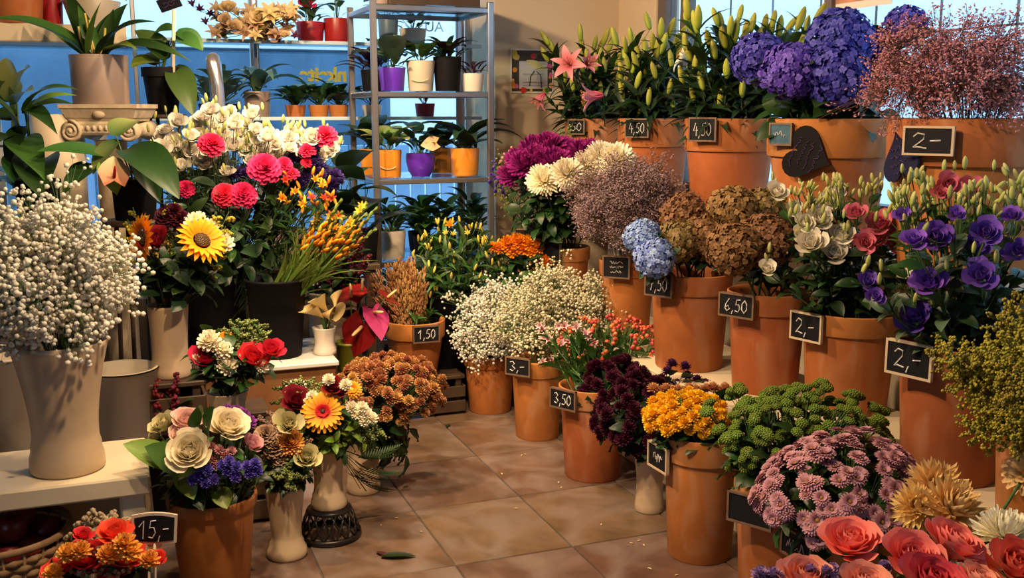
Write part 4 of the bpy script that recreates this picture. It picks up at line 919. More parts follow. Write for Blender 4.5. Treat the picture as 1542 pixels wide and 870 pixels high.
# ---- goldenrod on the right edge
p_sol = mat('goldenrod', (.16, .16, .012), (.42, .34, .03), rough=.7, var=.1)
gp = G(1600, 700, .46); GOLD = pot((2.17, 1.87, .46), .14, .36, 'terracotta pot of goldenrod at the near end of the lower step')
def plume(pt, tip, base, label, group, nb=9, sz=.006, m=p_sol, spread=.05, name='goldenrod', cat='goldenrod', seed=0):
    rn = random.Random(seed); s_ = Stem(name, label, cat, group, base, tip, .0018); mb = MB(); L_ = s_.L
    for k in range(nb):
        q = .50 + .5 * k / nb; a = k * GA; ln = spread * (1.25 - q) * 2.2 + .012
        e0 = Vector((0, 0, q * L_)); dr = Vector((math.cos(a), math.sin(a), .55)).normalized()
        mb.tube([e0, e0 + dr * ln], .0006, 3, False)
        for j in range(int(10 + ln / .003)):
            w_ = e0 + dr * ln * rn.random() + Vector((rn.gauss(0, .004), rn.gauss(0, .004), rn.gauss(0, .004))); mb.ball(sz * rn.uniform(.6, 1.1), 4, 3, T(w_), t=rn.random())
    tag(part('blossoms', mb, m, s_.o), kind='stuff'); s_.leaves('lance', g_mid, 6, .05, .3, .7); return s_
for i, (x, y, d) in enumerate([(1545, 440, 2.55), (1505, 470, 2.6), (1480, 520, 2.5), (1425, 535, 2.45), (1440, 560, 2.5), (1500, 540, 2.4), (1535, 500, 2.4), (1475, 580, 2.45), (1530, 560, 2.35), (1490, 615, 2.4), (1465, 650, 2.4), (1525, 620, 2.3), (1545, 590, 2.3), (1515, 655, 2.35), (1550, 650, 2.3), (1410, 522, 2.5)]):
    plume(GOLD, P(x, y, d), GOLD['c'] + Vector((-.06, random.uniform(-.05, .05), .30)), 'yellow-green goldenrod plume arching over the purple lisianthus pot', 'goldenrod plumes', 15, .0048, seed=i)
# ================================================================= flowers and containers on the left
p_gypw = mat('gypsophila_warm', (.72, .68, .54), (.90, .87, .78), rough=.7, var=0, transl=.2)
dv1 = DEP(V1['c'])
cloud('gypsophila_bunch', 'large white gypsophila bunch filling the cream vase on the bench', 'gypsophila', V1['c'] + Vector((0, 0, .3)), box_dome(-34, 186, 296, 545, dv1 - .02, .23), 7600, .0078, p_gypw, g_stem, 40, 'ball', .25, -.85, 8, 8, .022)
def bucket(c, r0, r1, h, label, m=None, name='bucket', handle=False, n=32):
    t_ = thing(name, label, 'bucket', c); m = m or m_black
    part('body', MB().lathe([(.001, 0), (r0, 0), (r0 + .003, .008), (r1, h - .012), (r1 + .005, h - .010), (r1 + .006, h), (r1 - .006, h), (r1 - .008, h * .6), (.001, h * .55)], n), m, t_)
    if handle: part('handle', MB().tube([(r1 * math.cos(a), 0, h - .03 - .5 * r1 * math.sin(a)) if False else (r1 * 1.03 * math.cos(a), -r1 * .6 * math.sin(a) - .0, h - .02 - .55 * r1 * math.sin(a)) for a in [PI * k / 12 for k in range(13)]], .003, 5), m_metal, t_)
    return dict(c=Vector(c), r=r1, h=h, top=Vector(c) + Vector((0, 0, h)), o=t_)
m_zinc = mat('cream_enamel', (.50, .42, .31), rough=.45, var=.04, noise=.05, nscale=10)
q = P(190, 660, 3.75); CB1 = bucket((q.x, q.y, 0), .115, .125, P(190, 553, 3.75).z, 'large cream enamel bucket behind the gypsophila vase', m_zinc, 'enamel_bucket')
q = P(15, 660, 3.75); CB2 = bucket((q.x, q.y, 0), .13, .145, P(15, 530, 3.75).z, 'cream enamel bucket behind the end of the bench', m_zinc, 'enamel_bucket')
part('rim_wire', MB().lathe([(.132, CB1['h'] - .006), (.135, CB1['h'] - .003), (.132, CB1['h']), (.129, CB1['h'] - .003), (.132, CB1['h'] - .006)], 32), m_black, CB1['o'])
# ---- sunflower vase
p_sun = petm('sunflower_petal', (.72, .20, .002), (.80, .32, .004)); p_sund = mat('sunflower_disc', (.05, .025, .008), (.10, .05, .012), var=.1); p_dred = petm('dark_red_rose', (.13, .004, .006), (.24, .010, .014)); p_wine = petm('wine_rose', (.05, .004, .012), (.08, .008, .02))
d2 = DEP(V2['c']); VV2 = dict(c=V2['c'], r=.05, h=V2['h'])
def bloom(pt, x, y, sz, d, kind, mm, fc, name, label, cat, group=None, disc=None, dm=None, leaf=None, r=.003, calyx=True, fk=.6, k=1.0, v=None):
    p_ = P(x, y, d); fcv = Vector(fc) if fc is not None else toward(p_, .8, jit(.3))
    size = sz * d / FPX * k; s_ = Stem(name, label, cat, group, foot(pt, fk), p_ - fcv.normalized() * size * .12, r, g_stemd)
    h = s_.head('flower_head', H(kind, mm, v), size, fcv)
    if disc: ob('disc', H(disc, dm), h, T(0, 0, .03))
    if calyx and kind in ('rose', 'rosebud', 'liz', 'lizc'): ob('calyx', H('calyx', g_mid), h)
    if leaf: s_.leaves(*leaf)
    return s_
LD = ('ovate', g_dark, 6, .09, .3, .85, .4)
bloom(VV2, 208, 358, 64, d2 - .16, 'sun', p_sun, RT * -.8 - FW * .75 + Vector((0, 0, .15)), 'sunflower', 'sunflower in profile turned towards the gypsophila', 'sunflower', 'sunflowers', 'bigdisc', p_sund, ('broad', g_dark, 5, .10, .4, .85, .4), .004)
bloom(VV2, 307, 358, 66, d2 - .08, 'sun', p_sun, RT * .75 - FW * .75 + Vector((0, 0, .75)), 'sunflower', 'sunflower facing the aisle with its dark disc showing', 'sunflower', 'sunflowers', 'bigdisc', p_sund, ('broad', g_dark, 5, .10, .4, .85, .4), .004)
bloom(VV2, 237, 366, 44, d2 - .12, 'rosebud', p_dred, -FW * .7 + Vector((0, 0, .8)), 'dark_red_rose', 'dark red rose between the two sunflowers', 'rose', None, leaf=LD)
for x, y, sz in [(252, 326, 34), (272, 330, 30), (262, 318, 26)]: bloom(VV2, x, y, sz, d2 + .02, 'carn', p_wine, None, 'wine_carnation', 'very dark wine carnation above the dark red rose', 'carnation', 'wine carnations', leaf=LD)
for x, y, sz in [(296, 334, 34), (336, 364, 30), (318, 340, 24)]: bloom(VV2, x, y, sz, d2 + .01, 'pom', p_wmum, None, 'white_chrysanthemum', 'white button chrysanthemum peeping out behind the sunflower', 'chrysanthemum', 'white chrysanthemums behind the sunflower', leaf=LD)
for i, (x, y) in enumerate([(200, 312), (215, 330), (250, 302), (240, 318), (325, 318), (340, 340), (192, 330), (345, 318), (225, 340)]): plume(VV2, P(x, y, d2 + .03), VV2['c'] + Vector((0, 0, .15)), 'goldenrod sprig in the sunflower bouquet', 'goldenrod sprigs with the sunflowers', 8, .006, seed=30 + i, spread=.04)
for q in Dome(P(275, 405, d2), .15, .14, .11).pts(18, -.5, .8):
    s_ = Stem('bouquet_greenery', 'broad dark leaf stem in the sunflower bouquet', 'foliage', 'leaf stems with the sunflowers', foot(VV2, .8), q, .002, g_stemd); s_.leaves('broad', g_deep if random.random() < .85 else g_lime, 4, .10, .4, 1, .3)
# ---- black bucket of gladioli and the taller bunch of white lisianthus and carnations
qb = P(420, 545, 4.40); BK1 = bucket((qb.x, qb.y, .45), .098, .128, P(420, 424, 4.3).z - .45, 'tall black plastic bucket of gladioli standing on the white table top', m_black)
qb = P(322, 545, 4.62); BK2 = bucket((qb.x, qb.y, 0), .13, .16, P(322, 410, 4.6).z, 'tall black floor bucket behind the sunflower vase', m_black)
d1 = DEP(BK1['c'])
p_glb = leafm('gladiolus_green', (.07, .13, .02), (.14, .19, .03)); p_orr = petm('orange_crocosmia', (.62, .12, .01), (.85, .40, .02)); p_yel = petm('amber_petal', (.80, .30, .01), (.85, .48, .05))
for k in range(24):
    x = 485 + 85 * (k % 8) / 8 + random.uniform(-14, 10); y = 300 + 50 * (k // 8) / 3 + (560 - x) * .12 + random.uniform(-12, 18); p_ = P(x, y, d1 + random.uniform(-.1, .12)); b = BK1['c'] + Vector((random.uniform(-.07, .07), random.uniform(-.07, .07), .24))
    s_ = Stem('gladiolus_stem', 'green gladiolus stem with orange buds leaning out of the black bucket', 'gladiolus', 'gladiolus stems', b, p_, .0055, p_glb)
    for j in range(7):
        z = s_.L * (.62 + .055 * j); sd = 1 if j % 2 else -1
        ob('bud', H('bud', p_orr if j < 4 else p_glb), s_.o, T(0, 0, z) @ RZ(.4) @ RY(sd * .55) @ SC(.05 - .003 * j))
    if k % 2 == 0: s_.head('flower_head', H('lilyh', p_yel if k % 4 else p_orr), .06, toward(p_, .5, jit(.5)), s_.L * .93)
    for j in range(4): ob('leaf', LF('strap', p_glb), s_.o, T(0, 0, s_.L * (.02 + .05 * j)) @ RZ(random.uniform(0, 6)) @ RX(.30) @ SC(.9 * s_.L * random.uniform(.5, .8)))
d2b = DEP(BK2['c'])
p_liw = petm('ivory_lisianthus', (.56, .53, .42), (.76, .71, .62), p=.6); p_hot = petm('hot_pink_carnation', (.60, .012, .06), (.78, .03, .12)); p_ind = petm('indigo_statice', (.020, .010, .07), (.05, .03, .16)); p_redf = petm('scarlet_petal', (.45, .02, .015), (.60, .06, .03))
WL = [(250, 195), (262, 212), (245, 222), (270, 235), (285, 205), (295, 185), (308, 175), (322, 190), (335, 178), (345, 168), (352, 188), (338, 205), (362, 200), (372, 185), (385, 195), (352, 220), (372, 222), (388, 212), (300, 202), (288, 225), (310, 230), (275, 250), (262, 258), (255, 240), (300, 245), (320, 240), (395, 225), (405, 205), (415, 215), (412, 232), (428, 205), (440, 198), (452, 205), (462, 212), (436, 222), (425, 240), (448, 225), (470, 205), (505, 212), (480, 220), (268, 182), (318, 165), (342, 258), (240, 205), (380, 172), (278, 218), (330, 222)]
WL += [(random.uniform(240, 400), random.uniform(178, 262)) for k in range(16)] + [(random.uniform(400, 500), random.uniform(192, 240)) for k in range(10)]
for x, y in WL:
    s_ = bloom(BK2, x, y + 3, random.uniform(20, 29), d2b + random.uniform(-.18, .12), random.choice(['rose', 'lizc', 'rosebud', 'rosebud']), p_liw, None, 'ivory_lisianthus', 'ivory lisianthus stem in the tall bunch behind the sunflowers', 'lisianthus', 'ivory lisianthus stems', leaf=('ovate', g_grey, 5, .07, .5, .9, .4), r=.0022)
    tip = s_.base + (s_.q @ Vector((0, 0, s_.L)))
    for j in range(2): s_.branch('bud', H('lizbud', p_lb), tip + jit(.05) + Vector((0, 0, .03)), Vector((0, 0, 1)) + jit(.3), random.uniform(.032, .045), None, .8, .001)
for x, y, sz, dz in [(319, 217, 40, -.25), (398, 253, 50, -.25), (338, 293, 38, -.28), (366, 293, 42, -.27), (279, 284, 28, -.25), (489, 205, 38, -.1), (428, 248, 26, -.2), (463, 226, 26, -.15), (462, 244, 18, -.15), (440, 262, 22, -.2)]:
    bloom(BK2, x, y, sz, d2b + dz, 'carn', p_hot, None, 'hot_pink_carnation', 'hot pink ruffled carnation among the ivory lisianthus', 'carnation', 'hot pink carnations', leaf=('lance', g_grey, 5, .09, .4, .85, .3), r=.0022, k=.88)
for x, y in [(362, 258), (416, 254), (441, 232), (472, 238), (482, 250), (492, 262), (500, 275), (450, 272), (460, 265), (436, 275), (505, 262), (470, 225), (495, 285)]:
    s_ = bloom(BK2, x, y, 20, d2b - .12, 'pom', p_ind, None, 'indigo_statice', 'dark indigo statice sprig beside the pink carnations', 'statice', 'indigo statice sprigs', r=.0018); tip = s_.base + (s_.q @ Vector((0, 0, s_.L)))
    for j in range(4): s_.branch('flower_head', H('pom', p_ind), tip + jit(.03), Vector((0, 0, 1)) + jit(.6), .04, None, .85, .001)
for x, y in [(430, 272), (445, 290), (475, 272), (485, 282), (470, 300), (488, 300), (500, 300), (455, 310), (500, 325), (425, 300)]:
    s_ = bloom(BK2, x, y, 20, d2b - .22, 'lilyh', p_orr if x % 2 else p_redf, None, 'orange_alstroemeria', 'small orange-red alstroemeria below the indigo statice', 'alstroemeria', 'orange-red alstroemerias', leaf=('lance', g_mid, 6, .09, .5, .95, .3), r=.002); tip = s_.base + (s_.q @ Vector((0, 0, s_.L)))
    for j in range(3): s_.branch('bud', H('bud', p_yel if j % 2 else p_orr), tip + jit(.03), Vector((0, 0, 1)) + jit(.8), .04, None, .85, .001)
for q in Dome(P(360, 335, d2b - .12), .30, .22, .25).pts(46, -.7, .85):
    s_ = Stem('lisianthus_greenery', 'dark leafy stem below the ivory lisianthus and pink carnations', 'foliage', 'leafy stems below the ivory bunch', foot(BK2, .9), q, .0022, g_stemd); s_.leaves(random.choice(['ovate', 'lance']), random.choice([g_dark, g_deep, g_deep, g_mid]), 7, .10, .35, 1, .35)
# ---- white bucket with dark red amaranth
m_wpl = mat('white_plastic', (.62, .55, .46), rough=.4, var=.05); p_ama = petm('dark_amaranth', (.06, .006, .018), (.13, .012, .03))
qb = P(502, 500, 4.85); WB = bucket((qb.x, qb.y, 0), .10, .115, P(502, 440, 4.8).z, 'white plastic bucket of dark red amaranth beside the table', m_wpl, handle=False); dw = DEP(WB['c'])
def amaranth(pt, tip, b, label, group, m=p_ama, seed=0):
    s_ = Stem('amaranth', label, 'amaranth', group, b, tip, .002, g_stemd); rn = random.Random(seed); mb = MB()
    for k in range(60): q = .5 + .5 * k / 60; mb.ball(rn.uniform(.006, .011), 4, 3, T(rn.gauss(0, .018 * (1.3 - q)), rn.gauss(0, .018 * (1.3 - q)), q * s_.L), t=rn.random())
    tag(part('blossoms', mb, m, s_.o), kind='stuff'); s_.leaves('ovate', g_wine if rn.random() < .6 else g_deep, 6, .09, .3, .8)
for k in range(16): amaranth(WB, P(random.uniform(478, 566), random.uniform(325, 400), dw + random.uniform(-.1, .1)), foot(WB, .7), 'dark red amaranth spike below the orange crocosmia', 'dark red amaranth spikes', seed=k)
for q in Dome(WB['top'] + Vector((0, 0, .05)), .13, .13, .09).pts(14, -.4, .9):
    s_ = Stem('green_filler_sprig', 'dark green filler stem at the rim of the white bucket', 'foliage', 'green filler in the white bucket', foot(WB, .8), q, .002, g_stemd); s_.leaves('ovate', g_dark, 7, .07, .3, 1, .3)
for k in range(7): amaranth(None, P(random.uniform(228, 275), random.uniform(560, 600), 3.75 + random.uniform(-.05, .05)), Vector((P(250, 700, 3.75).x, P(250, 700, 3.75).y, .05)) + jit(.03), 'crimson amaranth spike in the gap beside the enamel bucket', 'crimson amaranth spikes in the gap', petm('crimson_amaranth', (.12, .008, .02), (.2, .02, .04)), 40 + k)
qb = P(250, 700, 3.75); bucket((qb.x, qb.y, 0), .06, .075, .22, 'small black bucket of crimson amaranth between bench and crate', m_black)
# ---- callas and anthuriums on the table
p_cal = petm('cream_calla', (.62, .42, .14), (.74, .56, .26)); p_anr = petm('dark_red_anthurium', (.16, .006, .012), (.26, .012, .02), rough=.3); p_anp = petm('pink_anthurium', (.40, .03, .12), (.60, .08, .22), rough=.3); p_spd = mat('spadix', (.6, .42, .18), var=.1)
def calla_mb():
    mb = MB(); v = []; f = []; t = []; n = 14
    for k in range(9):
        q = k / 8
        for j in range(n):
            a = -PI * .93 + 2 * PI * .93 * j / (n - 1); rr = .06 + .30 * q ** 1.6; zz = q * (.8 + .25 * math.cos(a)); v.append((rr * math.sin(a), rr * math.cos(a) * .9, zz)); t.append(q)
    for k in range(8):
        for j in range(n - 1): f.append((k * n + j, k * n + j + 1, k * n + n + j + 1, k * n + n + j))
    return mb.add(v, f, None, t)
HEADS['calla'] = lambda s: calla_mb(); HEADS['spathe'] = lambda s: MB().blade(1, .95, .15, -.35, .12, 'heart', 6, 9); HEADS['spadix'] = lambda s: MB().lathe([(.001, 0), (.05, .02), (.045, .3), (.03, .42), (.001, .45)], 10)
q = P(490, 556, 4.42); VC = vase((q.x, q.y, .45), hourglass(.052, .042, .05, P(490, 492, 4.42).z - .45, .4), 'pale grey-white vase of cream callas on the white table top', m_wpl)
q = P(527, 560, 4.62); VA = bucket((q.x, q.y, .0), .05, .058, P(527, 514, 4.62).z, 'lime green pot of red anthuriums beside the table', mat('lime_pot', (.22, .24, .015), rough=.4, var=0), 'lime_pot')
for x, y, sz, fc in [(484, 458, 42, (-.5, -.4, .7)), (496, 472, 44, (.5, -.7, .2)), (474, 470, 40, (-.7, -.2, .5)), (506, 445, 26, (.2, .3, 1))]:
    p_ = P(x, y, 4.38); s_ = Stem('cream_calla', 'cream calla lily in the pale vase on the table', 'calla lily', 'cream callas', VC['c'] + Vector((0, 0, .08)), p_ - Vector(fc).normalized() * .05, .0045, g_stem); h = s_.head('spathe', H('calla', p_cal), sz * 4.38 / FPX, fc); ob('spadix', H('spadix', p_spd), h, T(0, 0, .2))
for x, y, sz, mm, fc, lab in [(528, 452, 50, p_anr, (-.3, -.4, .9), 'dark red anthurium flower above the lime pot'), (548, 486, 62, p_anr, (-.6, -.8, .1), 'dark red anthurium flower hanging towards the bronze chrysanthemums'), (560, 466, 52, p_anp, (.4, -.7, .6), 'bright pink anthurium flower beside the 1,50 pot'), (580, 448, 44, p_anr, (.5, -.2, .8), 'dark red anthurium flower against the dried grass'), (545, 440, 46, p_anr, (.1, .2, 1), 'dark red anthurium flower rising behind the pink one')]:
    p_ = P(x, y, 4.55); s_ = Stem('anthurium', lab, 'anthurium', 'anthuriums in the lime pot', foot(VA, .8), p_, .003, g_stem); h = s_.head('spathe', H('spathe', mm), sz * 4.55 / FPX, fc); ob('spadix', H('spadix', p_spd), h, T(0, .1, .02) @ RX(-.5))
for k in range(6): s_ = Stem('anthurium_greenery', 'dark wine anthurium leaf stem in the lime pot', 'foliage', 'anthurium leaf stems', foot(VA, .8), P(525 + k * 11, 470 + 12 * math.sin(k * 2), 4.68), .0025, g_stem); s_.leaves('heart', g_wine, 2, .11, .9, 1, .2)
# ---- dried grass in the 1,50 pot
p_dry = mat('dried_grass', (.20, .085, .025), (.34, .17, .06), rough=.85, var=.15)
db = DEP(B150['c'])
for k in range(64):
    p_ = P(random.gauss(608, 22), random.uniform(382, 440) + abs(random.gauss(0, 10)), db + random.uniform(-.08, .08)); b = B150['c'] + Vector((random.uniform(-.06, .06) - .02, random.uniform(-.06, .06), .20))
    s_ = Stem('dried_grass_stalk', 'dried brown grass stalk in the pot priced 1,50', 'dried grass', 'dried grass stalks', b, p_, .0012, p_dry)
    mb = cached(('ear', k % 6), lambda: (lambda m_, rn: [m_.ball(rn.uniform(.006, .010), 4, 3, T(rn.gauss(0, .010), rn.gauss(0, .010), -z * .004) @ SC(.6, .6, 1.6), t=rn.random()) for z in range(50)] and m_)(MB(), random.Random(k)).mesh('ear', p_dry, False))
    ob('seed_head', mb, s_.o, T(0, 0, s_.L))
for k in range(10): s_ = Stem('green_sprig', 'short green sprig at the rim of the 1,50 pot', 'foliage', 'green sprigs in the 1,50 pot', foot(B150, .8), B150['top'] + Vector((random.uniform(-.08, .1), random.uniform(-.1, .05), random.uniform(0, .07))), .002); s_.leaves('lance', g_mid, 5, .08, .3, 1, .4)
# ---- bronze chrysanthemums
p_brz = petm('bronze_mum', (.42, .13, .02), (.46, .23, .10), p=.8, var=.25)
brz = lambda: H('pom', p_brz)
d6v = DEP(V6['c']); VV6 = dict(c=V6['c'], r=.04, h=V6['h'])
sprays(VV6, Dome(P(583, 590, d6v + .02), .205, .17, .125), 44, 6, [brz], .040, 'bronze-orange chrysanthemum spray in the cream vase', 'bronze chrysanthemums', 'bronze_chrysanthemum', 'chrysanthemum', ('mumleaf', g_deep, 4, .065), -.35, .06, fk=.85)
for k in range(12): s_ = Stem('chrysanthemum_greenery', 'dark lobed leaf stem hanging from the bronze chrysanthemums', 'foliage', 'leaf stems under bronze chrysanthemums', foot(VV6, .9), P(575 + 45 * random.random(), 640 + 45 * random.random(), d6v - .05), .002, g_stemd); s_.leaves('mumleaf', g_deep if k % 2 else g_dark, 5, .09, .5, 1, .1)
for k in range(9): s_ = Stem('fern_frond', 'feathery green fern frond trailing down to the tiles', 'fern', 'trailing fern fronds', V5['c'] + Vector((.03, -.02, .22)), P(540 + 25 * random.random(), 690 + 50 * random.random(), 3.62), .0012, g_stemd); ob('frond', LF('fern', g_dark), s_.o, T(0, 0, s_.L * .6) @ RX(1.2 + random.uniform(-.3, .3)) @ RZ(random.uniform(-1, 1)) @ SC(.17))
# ---- gerbera bouquet
p_ger = petm('gerbera_petal', (.55, .05, .01), (.85, .42, .02), p=.7); p_geri = petm('gerbera_inner', (.45, .02, .01), (.5, .03, .01)); p_blk = mat('gerbera_eye', (.03, .01, .01), var=0)
d5v = DEP(V5['c']); VV5 = dict(c=V5['c'], r=.035, h=V5['h'])
s_ = bloom(VV5, 486, 618, 56, d5v - .12, 'gerbera', p_ger, toward(P(486, 618, 3.4), .35), 'gerbera', 'yellow and red gerbera facing the aisle', 'gerbera', None, fk=.8); hd = [c for c in s_.o.children if c.name.startswith('flower_head')][0]
ob('inner_ring', H('gerbin', p_geri), hd, T(0, 0, .03)); ob('eye', H('disc', p_blk), hd, T(0, 0, .04) @ SC(.55))
for x, y, sz, lab in [(446, 606, 46, 'dark red rose left of the gerbera bloom'), (500, 582, 34, 'dark red rose above the gerbera bloom'), (515, 590, 30, 'small dark red rose against the bronze chrysanthemums')]: bloom(VV5, x, y, sz, d5v - .06, 'rose', p_dred, None, 'dark_red_rose', lab.replace('left of', 'beside'), 'rose', 'dark red roses with the gerbera', leaf=LD, fk=.8)
WSM = H('pom', p_wmum, 0)
for x, y in [(545, 612), (552, 622), (538, 622), (530, 612), (548, 632), (560, 628), (470, 595), (465, 605), (520, 578), (495, 570)]: bloom(VV5, x, y, 18, d5v - .08, 'pom', p_wmum, None, 'white_filler_flower', 'small white filler flower in the gerbera bouquet', 'flower', 'white filler flowers with the gerbera', fk=.8, r=.0015)
bloom(VV5, 445, 582, 28, d5v, 'daisy', p_wmum, None, 'white_daisy', 'white daisy with a yellow centre at the back of the gerbera bouquet', 'daisy', None, 'disc', p_yel, fk=.8); bloom(VV5, 530, 585, 26, d5v, 'daisy', p_orr, None, 'orange_daisy', 'orange-red daisy at the back of the gerbera bouquet', 'daisy', None, 'disc', p_yel, fk=.8)
def fillgreen(pt, dome, n, kinds, mats, sz, label, group, per=6, zlo=-.5, fk=.85, name='greenery_sprig'):
    for q in dome.pts(n, zlo, .95):
        s_ = Stem(name, label, 'foliage', group, foot(pt, fk), q, .0018, g_stem); s_.leaves(random.choice(kinds), random.choice(mats), per, sz, .4, 1, .35)
fillgreen(VV5, Dome(P(500, 635, d5v), .14, .12, .10), 26, ['ovate', 'mumleaf'], [g_mid, g_dark, g_lime], .05, 'small-leaved green stem in the gerbera bouquet', 'greenery with the gerbera', 7, -.8)
for i, (x, y) in enumerate([(425, 580), (435, 572), (455, 572), (475, 572), (420, 600), (560, 650), (575, 645)]): plume(VV5, P(x, y, d5v - .02), VV5['c'] + Vector((0, 0, .2)), 'fine green filler plume in the gerbera bouquet', 'filler plumes with the gerbera', 8, .005, mat('green_filler', (.10, .14, .03), (.2, .24, .07), var=.1), .04, seed=60 + i, name='green_filler', cat='foliage')
# ---- pastel bouquet in the slim vase
d4v = DEP(V4['c']); VV4 = dict(c=V4['c'], r=.04, h=V4['h'])
p_crr = petm('cream_rose', (.62, .50, .20), (.84, .76, .56), p=.7); p_gro = petm('greenish_rose', (.34, .34, .10), (.62, .56, .30)); p_pea = petm('amber_mum', (.62, .26, .04), (.74, .36, .10)); p_drb = petm('dusty_brown', (.22, .13, .09), (.40, .26, .18))
for x, y, sz, k, mm, nm, lab, cat in [(462, 690, 40, 'rosebud', p_gro, 'greenish_rose', 'pale green-cream rose low in the slim vase', 'rose'), (438, 665, 40, 'mum', p_pea, 'amber_chrysanthemum', 'amber yellow chrysanthemum in the slim vase', 'chrysanthemum'), (434, 640, 44, 'lizc', p_gro, 'green_hydrangea', 'pale green cupped bloom at the back of the slim vase', 'flower'), (452, 684, 18, 'pom', p_pea, 'amber_button', 'tiny amber button flower beside the green rose', 'flower'), (415, 672, 36, 'carn', p_drb, 'dusty_carnation', 'dusty beige carnation in the slim vase', 'carnation'), (400, 655, 34, 'carn', p_drb, 'dusty_carnation', 'dusty beige carnation touching the cream rose bouquet', 'carnation'), (425, 690, 30, 'carn', p_drb, 'dusty_carnation', 'dusty beige carnation above the vase rim', 'carnation')]:
    bloom(VV4, x, y, sz, d4v - .06, k, mm, None, nm, lab, cat, leaf=('ovate', g_mid, 4, .05, .5, .9), fk=.8)
fillgreen(VV4, Dome(P(432, 690, d4v), .10, .10, .075), 18, ['ovate', 'mumleaf'], [g_mid, g_dark, g_deep], .05, 'small green sprig in the slim vase', 'greenery in the slim vase', 7, -.7)
for i, (x, y) in enumerate([(400, 628), (415, 622), (445, 632), (425, 640), (390, 640), (430, 705), (440, 710)]): plume(VV4, P(x, y, d4v - (.1 if y > 700 else 0)), VV4['c'] + Vector((0, 0, .22)), 'brownish filler plume in the slim vase', 'filler plumes in the slim vase', 8, .005, p_drb if y < 700 else MATS['green_filler'], .045, seed=70 + i, name='filler_plume', cat='foliage')
# ---- cream rose bouquet in the left terracotta pot
dl = DEP(L1['c']); p_blu = petm('blue_statice', (.05, .03, .30), (.14, .10, .50)); p_wax = petm('pink_wax_flower', (.42, .12, .16), (.66, .34, .34)); p_mgs = petm('magenta_statice', (.16, .02, .20), (.26, .05, .32))
for x, y, sz, dz, fc, lab, mm in [(286, 682, 66, -.14, (-.1, -.7, .6), 'largest cream rose of the bouquet above the blue statice', p_crr), (342, 646, 64, -.06, (.25, -.5, .8), 'wide open cream rose beside the magenta statice', p_crr), (282, 638, 50, -.04, (.1, -.4, .9), 'blush-edged cream rose at the top of the bouquet', petm('blush_rose', (.74, .60, .42), (.80, .50, .42))), (274, 658, 38, -.08, (-.2, -.5, .7), 'small blush rose between the two largest', MATS.get('blush_rose')), (249, 642, 40, -.02, (-.5, -.3, .8), 'greenish cream rose bud beside the bench', p_gro), (238, 655, 28, 0, (-.8, -.2, .4), 'half-hidden greenish rose bud by the bench corner', p_gro), (378, 672, 34, -.05, (.4, -.4, .7), 'lilac and white lisianthus at the edge of the cream rose bouquet', p_wax)]:
    bloom(L1, x, y, sz, dl + dz, 'bigrose' if sz > 45 else 'rosebud', mm or MATS['blush_rose'], fc, 'cream_rose', lab, 'rose', 'roses of the cream bouquet', leaf=('broad', g_mid, 3, .08, .6, .9, .4), fk=.7)
for x, y in [(300, 714), (312, 706), (290, 722), (322, 720), (310, 726), (335, 700), (345, 694), (356, 702), (342, 708), (372, 700), (384, 696), (388, 708), (376, 712), (355, 718)]: bloom(L1, x, y, 17, dl - .17, 'pom', p_blu, None, 'blue_statice', 'violet-blue statice floret low in the cream rose bouquet', 'statice', 'blue statice florets', fk=.7, r=.0015)
for x, y in [(312, 682), (320, 690), (330, 676), (338, 684), (318, 672), (348, 678), (326, 698)]: bloom(L1, x, y, 15, dl - .12, 'pom', p_wax, None, 'pink_wax_flower', 'small pink wax flower between the cream roses', 'flower', 'pink wax flowers', fk=.7, r=.0015)
for x, y in [(330, 622), (342, 618), (355, 620), (366, 626), (375, 634)]: bloom(L1, x, y, 22, dl + .06, 'pom', p_mgs, None, 'magenta_statice', 'magenta-purple statice behind the cream roses', 'statice', 'magenta statice', fk=.7, r=.0015)
def bigleaf(pt, x0, y0, x1, y1, d, wd, kind, mm, label, name='broad_leaf', group=None, cat='leaf', up=.0, fk=.8, base=None, sag=.1):
    """one long leaf from picture point 0 to 1 with its own stalk"""
    a = P(x0, y0, d); b = P(x1, y1, d - .05); v = b - a; L_ = v.length
    o = thing(name, label, cat, a, group)
    yq = v.normalized(); side = yq.cross(Vector((0, 0, 1)) + (-FW) * .6).normalized(); nz = side.cross(yq)
    M = Matrix((side, yq, nz)).transposed().to_4x4()
    ob('blade', cached((kind, mm.name, 'flat', round(wd / L_, 1), round(sag, 2)), lambda: MB().blade(1, round(wd / L_, 1) or .1, sag, -sag, .25, kind, 4, 8).mesh('leaf_blade', mm)), o, M @ SC(L_))
    if base is not None or pt is not None:
        bb = (base if base is not None else foot(pt, fk)) - a; ob('stalk', make_unit_stem(g_stem), o, zq(bb).to_matrix().to_4x4() @ SC(.002, .002, bb.length))
    return o
for x0, y0, x1, y1, wd, k, mm, lab in [(262, 700, 185, 668, .09, 'point', g_lime, 'lime green leaf pointing out over the bench'), (272, 706, 218, 672, .11, 'point', g_mid, 'broad green leaf beside the bench corner'), (270, 700, 292, 752, .07, 'point', g_lime, 'lime leaf folded over the pot rim'), (330, 735, 342, 766, .06, 'point', g_lime, 'lime leaf hanging down the pot front'), (312, 660, 322, 612, .09, 'point', g_mid, 'upright green leaf between the cream roses'), (385, 730, 402, 700, .04, 'point', g_lime, 'narrow lime leaf at the pot edge'), (300, 640, 296, 612, .07, 'point', g_mid, 'green leaf tip behind the blush rose')]: bigleaf(L1, x0, y0, x1, y1, dl - .12, wd, k, mm, lab, 'lime_foliage', 'leaves of the cream rose bouquet')
fillgreen(L1, Dome(P(318, 705, dl), .15, .14, .085), 22, ['broad', 'ovate'], [g_deep, g_dark], .07, 'dark green stem inside the cream rose bouquet', 'greenery with the cream roses', 6, -.6, .8)
